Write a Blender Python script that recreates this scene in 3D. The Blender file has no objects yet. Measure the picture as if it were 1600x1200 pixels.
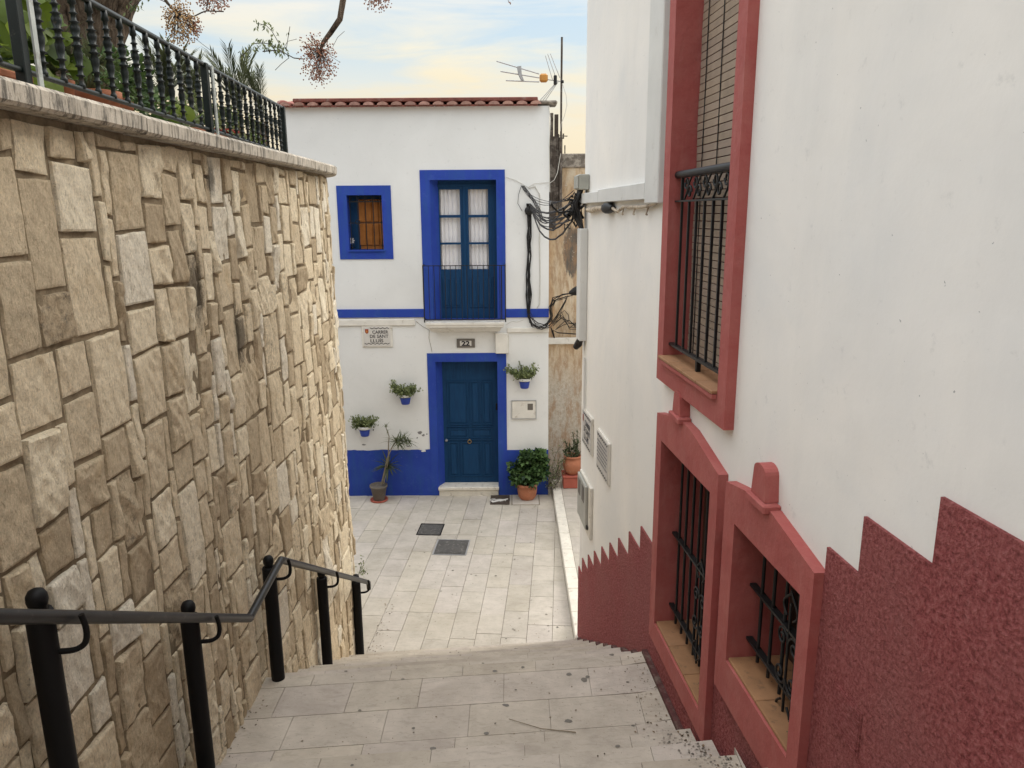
import bpy, math, random
from mathutils import Vector, Matrix, noise
import numpy as np
R = math.radians
random.seed(7)
scene = bpy.context.scene
col = scene.collection

# ------------------------------------------------------------------ camera
FPX, PIT, ROL = 1170.0, R(12.9), R(-0.4)
fw = Vector((0, math.cos(PIT), -math.sin(PIT))); u0 = Vector((0, math.sin(PIT), math.cos(PIT))); r0 = Vector((1, 0, 0))
up = u0*math.cos(ROL) - r0*math.sin(ROL); rt = r0*math.cos(ROL) + u0*math.sin(ROL)
cd = bpy.data.cameras.new('camera'); cam = bpy.data.objects.new('camera', cd); col.objects.link(cam)
cd.sensor_width = 36; cd.lens = FPX/1600*36; cd.clip_start = 0.05; cd.clip_end = 4000
cam.matrix_world = Matrix(((rt.x, up.x, -fw.x, 0), (rt.y, up.y, -fw.y, 0), (rt.z, up.z, -fw.z, 0), (0, 0, 0, 1)))
scene.camera = cam
scene.view_settings.view_transform = 'Standard'; scene.view_settings.look = 'None'
scene.view_settings.exposure = 0.60; scene.view_settings.gamma = 1

# ------------------------------------------------------------------ sky
SUN_EL, SUN_AZ = R(36), R(50)           # azimuth from +Y towards +X
w = bpy.data.worlds.new('World'); scene.world = w; w.use_nodes = True
nt = w.node_tree; nt.nodes.clear()
def N(nt, t, **k):
    n = nt.nodes.new(t)
    for a, v in k.items(): setattr(n, a, v)
    return n
L = nt.links.new
out = N(nt, 'ShaderNodeOutputWorld'); bg = N(nt, 'ShaderNodeBackground'); bg.inputs[1].default_value = 0.1
sky = N(nt, 'ShaderNodeTexSky', sky_type='NISHITA', sun_disc=False); sky.sun_elevation = SUN_EL; sky.sun_rotation = SUN_AZ
sky.air_density = 1; sky.dust_density = 2
tc = N(nt, 'ShaderNodeTexCoord'); sp = N(nt, 'ShaderNodeSeparateXYZ'); L(tc.outputs['Generated'], sp.inputs[0])
mp = N(nt, 'ShaderNodeMapping'); mp.inputs['Scale'].default_value = (2.2, 2.2, 15); mp.inputs['Rotation'].default_value = (0, R(-5), 0)
mp.inputs['Location'].default_value = (3.1, 1.7, 0.4)
L(tc.outputs['Generated'], mp.inputs[0])
n1 = N(nt, 'ShaderNodeTexNoise'); n1.inputs['Scale'].default_value = 1.7; n1.inputs['Detail'].default_value = 7; n1.inputs['Roughness'].default_value = .58
n1.inputs['Distortion'].default_value = .5
L(mp.outputs[0], n1.inputs[0])
cr = N(nt, 'ShaderNodeValToRGB'); cr.color_ramp.elements[0].position = .42; cr.color_ramp.elements[1].position = .68
L(n1.outputs['Fac'], cr.inputs[0])
# clear-sky and cloud colours by elevation
ce = N(nt, 'ShaderNodeValToRGB'); e = ce.color_ramp.elements
e[0].position = 0.0; e[0].color = (6.2, 4.9, 3.1, 1); e[1].position = 1; e[1].color = (19.5, 19.6, 19.6, 1)
for p, c in ((.10, (6.5, 5.6, 4.0)), (.15, (5.6, 5.7, 5.2)), (.20, (4.4, 5.3, 5.8)), (.27, (3.9, 5.1, 6.1)), (.45, (10, 11, 12))):
    q = e.new(p); q.color = (*c, 1)
L(sp.outputs[2], ce.inputs[0])
cc = N(nt, 'ShaderNodeValToRGB'); e = cc.color_ramp.elements
e[0].position = 0.0; e[0].color = (6.9, 4.8, 2.5, 1); e[1].position = 1; e[1].color = (20, 19.4, 18.6, 1)
for p, c in ((.12, (6.8, 5.4, 3.3)), (.155, (6.8, 5.8, 3.9)), (.19, (6.8, 6.2, 4.7)), (.25, (6.4, 6.3, 5.8)), (.45, (11.5, 11.5, 11.2))):
    q = e.new(p); q.color = (*c, 1)
L(sp.outputs[2], cc.inputs[0])
mx = N(nt, 'ShaderNodeMixRGB'); L(cr.outputs[0], mx.inputs[0]); L(ce.outputs[0], mx.inputs[1]); L(cc.outputs[0], mx.inputs[2])
ad = N(nt, 'ShaderNodeMixRGB', blend_type='MIX'); ad.inputs[0].default_value = .12
L(mx.outputs[0], ad.inputs[1]); L(sky.outputs[0], ad.inputs[2])
L(ad.outputs[0], bg.inputs[0]); L(bg.outputs[0], out.inputs[0])
# ------------------------------------------------------------------ sun (veiled by cloud: wide and weak)
sd = bpy.data.lights.new('sun', 'SUN'); sd.energy = 1.25; sd.angle = R(26); sd.color = (1, .93, .82)
so = bpy.data.objects.new('sun', sd); col.objects.link(so)
sdir = Vector((math.sin(SUN_AZ)*math.cos(SUN_EL), math.cos(SUN_AZ)*math.cos(SUN_EL), math.sin(SUN_EL)))
so.rotation_euler = (-sdir).to_track_quat('-Z', 'Y').to_euler()
so.location = (0, 0, 20)

# ------------------------------------------------------------------ measuring helpers (camera pixel of the 1600x1200 photo -> point on a real plane)
def ray(x, y): return fw + rt*((x-800)/FPX) - up*((y-600)/FPX)
def at(x, y, Y): d = ray(x, y); return d*(Y/d.y)
def onz(x, y, z): d = ray(x, y); return d*(z/d.z)
GZ = -4.70                                   # plaza level below the eye
WT = Vector((.0826, -1, 0)).normalized(); WN = Vector((-1, -.0826, 0)).normalized(); W0 = Vector((.72, 7.51, 0))
def rw(x, y, off=0.0):                       # (distance along right wall, height)
    d = ray(x, y); k = ((W0+WN*off).dot(WN))/d.dot(WN); p = d*k
    return (p-W0).dot(WT), p.z
def wp(a, d, z): return W0 + WT*a - WN*d + Vector((0, 0, z))   # d positive = into the building

# ------------------------------------------------------------------ materials
MATS = {}
def newmat(name, rough=.8, spec=.3):
    m = bpy.data.materials.new(name); m.use_nodes = True; t = m.node_tree
    b = t.nodes['Principled BSDF']; b.inputs['Roughness'].default_value = rough; b.inputs['Specular IOR Level'].default_value = spec
    MATS[name] = m; return m, t, b
def coords(t, scale=(1, 1, 1), rot=(0, 0, 0)):
    g = N(t, 'ShaderNodeNewGeometry'); mpn = N(t, 'ShaderNodeMapping'); mpn.inputs['Scale'].default_value = scale; mpn.inputs['Rotation'].default_value = rot
    t.links.new(g.outputs['Position'], mpn.inputs[0]); return mpn.outputs[0]
def noi(t, vec, s, det=6, rough=.6, dist=0):
    n = N(t, 'ShaderNodeTexNoise'); n.inputs['Scale'].default_value = s; n.inputs['Detail'].default_value = det; n.inputs['Roughness'].default_value = rough
    n.inputs['Distortion'].default_value = dist; t.links.new(vec, n.inputs[0]); return n.outputs['Fac']
def ramp(t, fac, stops):
    r = N(t, 'ShaderNodeValToRGB'); e = r.color_ramp.elements
    while len(e) < len(stops): e.new(.5)
    for q, (p, c) in zip(e, stops):
        q.position = p; q.color = (*c, 1) if len(c) == 3 else c
    t.links.new(fac, r.inputs[0]); return r.outputs[0]
def mix(t, fac, a, b, mode='MIX'):
    m = N(t, 'ShaderNodeMixRGB', blend_type=mode)
    for i, v in ((0, fac), (1, a), (2, b)):
        if hasattr(v, 'links') or isinstance(v, bpy.types.NodeSocket): t.links.new(v, m.inputs[i])
        else: m.inputs[i].default_value = v if i == 0 else (*v, 1)
    return m.outputs[0]
def bump(t, b, h, strength=.3, dist=.01, prev=None):
    n = N(t, 'ShaderNodeBump'); n.inputs['Strength'].default_value = strength; n.inputs['Distance'].default_value = dist
    t.links.new(h, n.inputs['Height'])
    if prev: t.links.new(prev, n.inputs['Normal'])
    t.links.new(n.outputs[0], b.inputs['Normal']); return n.outputs[0]
def simple(name, c, rough=.7, var=.12, s=6, bs=0, bd=.004, bscale=60, spec=.3, metal=0, dirt=None, attr=False):
    m, t, b = newmat(name, rough, spec); v = coords(t)
    lo = tuple(x*(1-var) for x in c); hi = tuple(min(1, x*(1+var)) for x in c)
    o = ramp(t, noi(t, v, s), [(.3, lo), (.7, hi)])
    if dirt:
        f = ramp(t, noi(t, v, dirt[0], 8, .7), [(dirt[1], (0, 0, 0)), (dirt[2], (1, 1, 1))]); o = mix(t, f, o, dirt[3])
    if attr:
        a = N(t, 'ShaderNodeAttribute', attribute_name='var'); o = mix(t, 1.0, o, a.outputs['Color'], 'MULTIPLY')
    t.links.new(o, b.inputs['Base Color']); b.inputs['Metallic'].default_value = metal
    if bs: bump(t, b, noi(t, v, bscale, 5), bs, bd)
    return m

def plaster(name, c, c2, streak=.5, warm=None):
    m, t, b = newmat(name, .9, .15); v = coords(t)
    o = ramp(t, noi(t, v, 1.1, 5, .55, .6), [(.32, c2), (.66, c)])
    # rain streaks running down
    vs = coords(t, (1.5, 1.5, .3)); f = ramp(t, noi(t, vs, 1.7, 6, .6), [(.5, (0, 0, 0)), (.78, (streak,)*3)])
    o = mix(t, f, o, tuple(x*.80 for x in c2))
    f2 = ramp(t, noi(t, v, 14, 8, .72), [(.60, (0, 0, 0)), (.72, (.4, .4, .4))]); o = mix(t, f2, o, tuple(x*.72 for x in c2))
    f3 = ramp(t, noi(t, v, 45, 3, .6), [(.735, (0, 0, 0)), (.75, (1, 1, 1))]); o = mix(t, f3, o, tuple(x*.55 for x in c2))
    t.links.new(o, b.inputs['Base Color'])
    p = bump(t, b, noi(t, v, 1.6, 3, .5), .45, .03)
    p = bump(t, b, noi(t, v, 30, 6, .65), .2, .004, p)
    return m
M_white = plaster('white_plaster', (.76, .76, .745), (.71, .71, .695), .15)
M_wall = plaster('warm_white_plaster', (.87, .845, .805), (.775, .77, .755), .25)
M_trim = simple('white_trim', (.70, .67, .61), .8, .10, 5, .2, .003, 40, dirt=(9, .58, .72, (.42, .37, .30)))
M_duct = simple('white_duct', (.66, .66, .64), .5, .06, 4, dirt=(7, .6, .8, (.45, .42, .38)))
# blue paints
def bluepaint():
    m, t, b = newmat('blue_paint', .75, .25); v = coords(t)
    o = ramp(t, noi(t, v, 1.8, 6), [(.3, (.018, .046, .30)), (.7, (.026, .064, .365))])
    vs = coords(t, (3, 3, .5)); o = mix(t, ramp(t, noi(t, vs, 4, 6), [(.45, (0, 0, 0)), (.75, (.7, .7, .7))]), o, (.026, .085, .27))
    o = mix(t, ramp(t, noi(t, v, 7, 7, .75), [(.56, (0, 0, 0)), (.72, (.35, .35, .35))]), o, (.07, .13, .42))
    f = ramp(t, noi(t, v, 30, 6, .7), [(.70, (0, 0, 0)), (.73, (1, 1, 1))]); o = mix(t, f, o, (.30, .33, .5))
    t.links.new(o, b.inputs['Base Color']); p = bump(t, b, noi(t, v, 3, 3), .4, .02); bump(t, b, noi(t, v, 35, 5), .25, .004, p); return m
M_blue = bluepaint()
def doorpaint():
    m, t, b = newmat('dark_blue_wood', .6, .22); v = coords(t, (9, 9, .8))
    o = ramp(t, noi(t, v, 5, 7), [(.3, (.004, .034, .095)), (.7, (.006, .052, .135))])
    f = ramp(t, noi(t, coords(t, (6, 6, 1.3)), 9, 8, .75), [(.70, (0, 0, 0)), (.74, (1, 1, 1))]); o = mix(t, f, o, (.05, .12, .2))
    t.links.new(o, b.inputs['Base Color']); bump(t, b, noi(t, v, 14, 4), .3, .003); return m
M_door = doorpaint()
# reds
def redpaint():
    m, t, b = newmat('red_paint', .75, .25); v = coords(t)
    o = ramp(t, noi(t, v, 2.2, 6), [(.3, (.33, .080, .074)), (.7, (.40, .108, .098))])
    o = mix(t, ramp(t, noi(t, coords(t, (3, 3, .6)), 5, 7, .65), [(.55, (0, 0, 0)), (.85, (.5, .5, .5))]), o, (.44, .20, .17))
    f = ramp(t, noi(t, v, 40, 6, .7), [(.72, (0, 0, 0)), (.74, (1, 1, 1))]); o = mix(t, f, o, (.5, .38, .33))
    o = mix(t, ramp(t, noi(t, v, 13, 9, .82), [(.66, (0, 0, 0)), (.70, (.7, .7, .7))]), o, (.20, .055, .05))
    o = mix(t, ramp(t, noi(t, v, 5, 6, .7, .5), [(.4, (0, 0, 0)), (.75, (.45, .45, .45))]), o, (.44, .175, .155))
    t.links.new(o, b.inputs['Base Color']); p = bump(t, b, noi(t, v, 6, 4), .6, .02); p = bump(t, b, noi(t, v, 28, 6, .7), .45, .005, p); bump(t, b, noi(t, v, 110, 4), .3, .002, p); return m
M_red = redpaint()
def redrender():
    m, t, b = newmat('rough_red_render', .85, .2); v = coords(t)
    n = noi(t, v, 62, 5, .62, 0)
    o = ramp(t, n, [(.32, (.21, .046, .046)), (.5, (.375, .098, .098)), (.70, (.50, .175, .17))])
    o = mix(t, ramp(t, noi(t, v, 1.6, 6, .6), [(.42, (0, 0, 0)), (.75, (.6, .6, .6))]), o, (.38, .15, .14))
    o = mix(t, ramp(t, noi(t, v, 3.1, 8, .75), [(.66, (0, 0, 0)), (.76, (.7, .7, .7))]), o, (.42, .28, .27))
    t.links.new(o, b.inputs['Base Color']); p = bump(t, b, noi(t, v, 9, 5, .6), .4, .02); p = bump(t, b, n, 1.0, .036, p); bump(t, b, noi(t, v, 170, 3), .4, .004, p); return m
M_render = redrender()
# stone
def stainmask(t, v):
    outv = None
    for (cy, cz, sy, sz_) in ((4.05, -.38, 2.6, 1.1), (4.62, -.75, 3.0, 1.3), (4.4, .2, 3.5, 2.2)):
        dm = N(t, 'ShaderNodeMapping'); dm.inputs['Location'].default_value = (0, -cy*sy, -cz*sz_); dm.inputs['Scale'].default_value = (0, sy, sz_); t.links.new(v, dm.inputs[0])
        ln = N(t, 'ShaderNodeVectorMath', operation='LENGTH'); t.links.new(dm.outputs[0], ln.inputs[0]); r = ramp(t, ln.outputs['Value'], [(0, (1, 1, 1)), (.9, (0, 0, 0))])
        outv = r if outv is None else mix(t, 1.0, outv, r, 'LIGHTEN')
    return ramp(t, mix(t, .5, outv, noi(t, coords(t, (1, 1, .6)), 26, 10, .95, .2)), [(.60, (0, 0, 0)), (.67, (.75, .75, .75))])
def stonemat():
    m, t, b = newmat('cleft_sandstone', .9, .15); v = coords(t)
    a = N(t, 'ShaderNodeAttribute', attribute_name='var'); s = N(t, 'ShaderNodeSeparateColor'); t.links.new(a.outputs['Color'], s.inputs[0])
    base = ramp(t, s.outputs[0], [(0, (.47, .375, .26)), (.3, (.64, .53, .38)), (.6, (.76, .645, .475)), (.85, (.83, .73, .56)), (1, (.78, .71, .59))])
    o = mix(t, .85, base, ramp(t, noi(t, v, 16, 8, .7, .4), [(.28, (.68, .66, .62)), (.45, (1, 1, .98)), (.6, (1.1, 1.1, 1.08)), (.75, (1.25, 1.24, 1.2))]), 'MULTIPLY')
    # ochre stains
    o = mix(t, ramp(t, noi(t, v, 4.3, 6, .65), [(.55, (0, 0, 0)), (.75, (.5, .5, .5))]), o, (.52, .37, .20))
    o = mix(t, 1.0, o, ramp(t, noi(t, coords(t, (1, 1.3, .8), (R(40), 0, 0)), 75, 8, .8, .6), [(.35, (.78, .77, .74)), (.5, (1, 1, 1)), (.65, (1.22, 1.2, 1.16))]), 'MULTIPLY')
    # fine dark pits and cleft lines
    o = mix(t, ramp(t, noi(t, coords(t, (1, 1.5, .7), (R(25), 0, 0)), 42, 9, .78, .5), [(.56, (0, 0, 0)), (.64, (.7, .7, .7))]), o, (.27, .20, .125))
    # black lichen on some stones and in one big old stain
    lf = N(t, 'ShaderNodeMath', operation='MULTIPLY'); t.links.new(s.outputs[1], lf.inputs[0])
    t.links.new(ramp(t, noi(t, v, 34, 8, .8), [(.50, (0, 0, 0)), (.66, (.8, .8, .8))]), lf.inputs[1])
    o = mix(t, lf.outputs[0], o, (.10, .09, .075))
    o = mix(t, stainmask(t, v), o, (.055, .046, .036))
    t.links.new(o, b.inputs['Base Color'])
    p = bump(t, b, noi(t, coords(t, (1, 1, .6), (R(25), 0, 0)), 19, 8, .75, .4), .8, .022)
    p = bump(t, b, noi(t, coords(t, (1, 1.6, .6), (R(-30), 0, 0)), 55, 7, .75, 1.0), .8, .010, p)
    bump(t, b, noi(t, v, 140, 5, .75), .6, .004, p); return m
M_stone = stonemat()
def mortarmat():
    m, t, b = newmat('sandy_mortar', .95, .1); v = coords(t)
    o = ramp(t, noi(t, v, 10, 7, .7), [(.3, (.15, .115, .075)), (.7, (.36, .285, .19))])
    o = mix(t, ramp(t, noi(t, v, 2.6, 8, .75), [(.54, (0, 0, 0)), (.66, (.8, .8, .8))]), o, (.10, .078, .05)); o = mix(t, stainmask(t, v), o, (.03, .026, .02))
    t.links.new(o, b.inputs['Base Color']); bump(t, b, noi(t, v, 50, 7, .75), .9, .012); return m
M_mortar = mortarmat()
def copingmat():
    m, t, b = newmat('lichen_stained_coping', .9, .15); v = coords(t)
    o = ramp(t, noi(t, v, 9, 7, .7), [(.3, (.42, .37, .30)), (.7, (.62, .56, .47))])
    o = mix(t, ramp(t, noi(t, coords(t, (7, 7, 1.2)), 4, 8, .8, .6), [(.47, (0, 0, 0)), (.58, (.9, .9, .9))]), o, (.11, .10, .085))
    o = mix(t, ramp(t, noi(t, v, 3, 5), [(.52, (0, 0, 0)), (.7, (.6, .6, .6))]), o, (.60, .55, .47))
    t.links.new(o, b.inputs['Base Color']); bump(t, b, noi(t, v, 40, 7, .75), .6, .008); return m
M_coping = copingmat()
def pavemat(name, c1, c2, rough=.7):
    m, t, b = newmat(name, rough, .3); v = coords(t)
    o = ramp(t, noi(t, v, 3.3, 8, .65, .4), [(.28, c2), (.7, c1)])
    o = mix(t, ramp(t, noi(t, coords(t, (1, 3, 1), (0, 0, R(20))), 11, 7, .7, .8), [(.5, (0, 0, 0)), (.72, (.55, .55, .55))]), o, tuple(x*.74 for x in c2))
    o = mix(t, ramp(t, noi(t, v, 70, 3, .6), [(.66, (0, 0, 0)), (.71, (.75, .75, .75))]), o, tuple(x*.45 for x in c2))
    o = mix(t, ramp(t, noi(t, v, .9, 6, .6), [(.5, (0, 0, 0)), (.75, (.45, .45, .45))]), o, tuple(x*y for x, y in zip(c2, (.80, .77, .71))))
    o = mix(t, ramp(t, noi(t, v, 9, 9, .85), [(.655, (0, 0, 0)), (.69, (.8, .8, .8))]), o, tuple(x*.42 for x in c2))
    a = N(t, 'ShaderNodeAttribute', attribute_name='var'); o = mix(t, 1.0, o, a.outputs['Color'], 'MULTIPLY')
    t.links.new(o, b.inputs['Base Color']); bump(t, b, noi(t, v, 45, 7, .75), .35, .004); return m
M_pave = pavemat('limestone_paving', (.52, .475, .42), (.385, .35, .30))
M_tread = pavemat('limestone_treads', (.53, .475, .41), (.37, .325, .275))
M_marble = simple('white_marble', (.68, .64, .56), .45, .1, 7, dirt=(12, .55, .7, (.42, .38, .32)))
M_joint = simple('dark_joint', (.25, .215, .17), .95, .3, 9, .5, .004, 60)
M_soil = simple('terrace_soil', (.10, .075, .05), .95, .3, 6, .6, .02, 20)
M_ground = simple('ground_stone', (.32, .29, .25), .95, .2, 3, .4, .01, 20)
def oldwall():
    m, t, b = newmat('weathered_ochre_plaster', .95, .1); v = coords(t)
    o = ramp(t, noi(t, coords(t, (1.4, 1, .35)), 3.0, 7, .62, .5), [(.28, (.43, .25, .13)), (.45, (.56, .42, .27)), (.62, (.62, .53, .40)), (.8, (.56, .50, .42))])
    sz = N(t, 'ShaderNodeSeparateXYZ'); g = N(t, 'ShaderNodeNewGeometry'); t.links.new(g.outputs['Position'], sz.inputs[0])
    # exposed concrete lower down (the render has fallen off)
    lowf = ramp(t, sz.outputs[2], [(0, (0, 0, 0)), (1, (0, 0, 0))])
    mr = N(t, 'ShaderNodeMapRange'); mr.inputs[1].default_value = -2.2; mr.inputs[2].default_value = -3.0; t.links.new(sz.outputs[2], mr.inputs[0])
    o = mix(t, mr.outputs[0], o, ramp(t, noi(t, v, 16, 8, .75), [(.3, (.36, .31, .25)), (.6, (.52, .47, .40)), (.75, (.66, .62, .56))]))
    dm = N(t, 'ShaderNodeMapping'); dm.inputs['Location'].default_value = (-1.02*2.6, 0, .62*.95); dm.inputs['Scale'].default_value = (2.6, 0, .95); t.links.new(g.outputs['Position'], dm.inputs[0])
    ln = N(t, 'ShaderNodeVectorMath', operation='LENGTH'); t.links.new(dm.outputs[0], ln.inputs[0])
    blob = ramp(t, ln.outputs['Value'], [(.0, (1, 1, 1)), (.62, (0, 0, 0))]); nn_ = N(t, 'ShaderNodeMath', operation='ADD'); t.links.new(blob, nn_.inputs[0]); t.links.new(noi(t, coords(t, (5, 5, .9)), 3.2, 9, .8, .4), nn_.inputs[1])
    o = mix(t, ramp(t, nn_.outputs[0], [(.80, (0, 0, 0)), (.92, (.9, .9, .9))]), o, (.09, .085, .08))
    o = mix(t, ramp(t, noi(t, coords(t, (2, 2, .5)), 6, 8, .75, .3), [(.46, (0, 0, 0)), (.62, (.75, .75, .75))]), o, (.34, .21, .12))
    o = mix(t, ramp(t, noi(t, v, 22, 6, .7), [(.62, (0, 0, 0)), (.68, (.6, .6, .6))]), o, (.62, .56, .46))
    t.links.new(o, b.inputs['Base Color']); p = bump(t, b, noi(t, v, 12, 8, .7), .8, .02); return m
M_old = oldwall()
M_tar = simple('black_stained_timber', (.07, .055, .045), .9, .5, 12, .7, .01, 30, dirt=(7, .5, .62, (.19, .165, .14)))
M_conc = simple('dark_concrete', (.17, .145, .12), .95, .35, 10, .6, .01, 25, dirt=(9, .5, .6, (.35, .31, .26)))
M_rooft = simple('terracotta_roof_tile', (.23, .085, .065), .85, .3, 9, .4, .004, 40, attr=True, dirt=(8, .55, .68, (.27, .19, .165)))
M_terra = simple('terracotta_pot', (.40, .155, .085), .8, .2, 8, .3, .003, 50, dirt=(10, .55, .7, (.40, .27, .2)))
M_terrared = simple('red_pot', (.38, .10, .07), .7, .12, 8)
M_tilesill = simple('tan_sill_tile', (.31, .165, .085), .7, .14, 8, .2, .003, 30, attr=True, dirt=(14, .58, .7, (.17, .10, .06)))
M_greypot = simple('grey_plastic_pot', (.145, .125, .105), .7, .15, 7, dirt=(10, .55, .7, (.22, .19, .16)))
M_potblue = simple('glazed_blue', (.028, .055, .30), .45, .1, 6)
M_rim = simple('pot_rim_white', (.72, .72, .69), .6, .06, 6)
M_black = simple('black_painted_steel', (.004, .004, .0045), .55, .2, 8, spec=.22, bs=.3, bd=.001, bscale=140, dirt=(34, .70, .72, (.10, .085, .07)))
M_railtop = simple('worn_grey_handrail', (.014, .014, .015), .38, .25, 8, spec=.4, bs=.25, bd=.001, bscale=120, dirt=(14, .58, .72, (.055, .052, .05)))
M_iron = simple('green_black_cast_iron', (.005, .010, .009), .45, .3, 12, spec=.35, bs=.3, bd=.002, bscale=80, dirt=(22, .6, .68, (.05, .045, .035)))
M_litside = simple('pale_lit_side', (.42, .45, .42), .5, .2, 10, dirt=(15, .5, .65, (.25, .25, .22)))  # pale tone painted in for the lit side of the railing posts
M_grille = simple('dark_grille_iron', (.010, .010, .011), .5, .3, 10, spec=.35, dirt=(18, .6, .7, (.06, .05, .045)))
M_cable = simple('black_cable', (.014, .013, .013), .55, .3, 10, dirt=(12, .55, .7, (.07, .06, .055)))
M_cablew = simple('white_cable', (.55, .53, .48), .6, .1, 10)
M_pipe = simple('painted_conduit', (.52, .44, .34), .7, .2, 12, dirt=(18, .5, .62, (.2, .15, .11)))
M_box = simple('grey_plastic_box', (.37, .37, .33), .6, .1, 6)
M_alu = simple('aluminium', (.40, .40, .40), .4, .12, 8, metal=.4, dirt=(14, .6, .75, (.25, .22, .18)))
M_orange = simple('orange_plastic', (.50, .23, .05), .5, .1, 6)
M_cab = simple('metal_cabinet_grey', (.40, .40, .37), .5, .12, 6)
M_glassd = simple('dark_window_glass', (.012, .013, .015), .12, .2, 3, spec=.6)
M_curtain = None
def curtainmat():
    m, t, b = newmat('sheer_curtain', .9, .1); b.inputs['Base Color'].default_value = (.85, .84, .85, 1); return m
M_curtain = curtainmat()
M_orangewood = simple('varnished_orange_shutter', (.36, .13, .025), .55, .2, 9)
M_blind = simple('beige_slat_blind', (.30, .235, .185), .8, .14, 9, attr=True)
M_tile = simple('glazed_sign_tile', (.60, .575, .535), .4, .06, 8)
M_ink = simple('black_sign_glaze', (.02, .02, .025), .5, .1, 8)
M_inkred = simple('red_crest_glaze', (.30, .05, .03), .5, .1, 8)
M_plate = simple('taupe_number_plate', (.14, .125, .11), .5, .1, 8)
M_hatch = simple('dark_hatch_metal', (.085, .08, .075), .6, .2, 12, .4, .003, 60, dirt=(20, .55, .65, (.2, .19, .17)))
M_mat = simple('brown_mat', (.06, .045, .035), .95, .3, 20, .5, .004, 90)
M_chalk = simple('white_splash', (.62, .60, .57), .9, .1, 9)
def leafmat(name, c1, c2, tr=.25):
    m, t, b = newmat(name, .5, .35)
    a = N(t, 'ShaderNodeAttribute', attribute_name='var'); s = N(t, 'ShaderNodeSeparateColor'); t.links.new(a.outputs['Color'], s.inputs[0])
    o = ramp(t, s.outputs[0], [(0, c1), (1, c2)]); t.links.new(o, b.inputs['Base Color'])
    tb = N(t, 'ShaderNodeBsdfTranslucent'); t.links.new(o, tb.inputs[0]); ms = N(t, 'ShaderNodeMixShader'); ms.inputs[0].default_value = tr
    t.links.new(b.outputs[0], ms.inputs[1]); t.links.new(tb.outputs[0], ms.inputs[2])
    t.links.new(ms.outputs[0], t.nodes['Material Output'].inputs[0]); return m
M_leaf = leafmat('mid_green_leaf', (.028, .065, .018), (.12, .19, .055))
M_leafs = leafmat('grey_green_succulent_leaf', (.06, .09, .035), (.27, .31, .13))
M_leafd = leafmat('deep_green_leaf', (.015, .04, .015), (.095, .17, .05))
M_leafy = leafmat('broad_bright_leaf', (.05, .10, .015), (.20, .27, .035), .45)
M_palm = leafmat('palm_frond', (.045, .06, .03), (.16, .18, .09))
M_dry = leafmat('dry_litter', (.05, .035, .022), (.20, .14, .08), 0)
M_berry = leafmat('tan_berries', (.30, .15, .05), (.58, .38, .17), 0)
M_berryr = leafmat('russet_berries', (.22, .075, .045), (.46, .22, .12), 0)
def barkmat():
    m, t, b = newmat('furrowed_bark', .95, .1); v = coords(t, (9, 9, .8), (0, R(10), 0)); n = noi(t, v, 3.2, 7, .65, .6)
    o = ramp(t, n, [(.34, (.035, .026, .019)), (.48, (.12, .09, .066)), (.68, (.25, .195, .145))]); t.links.new(o, b.inputs['Base Color'])
    bump(t, b, n, 1, .04); return m
M_bark = barkmat()
M_twig = simple('twig_wood', (.075, .055, .045), .85, .3, 20)
M_stem = simple('pale_stem', (.24, .20, .14), .85, .2, 20)

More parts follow.
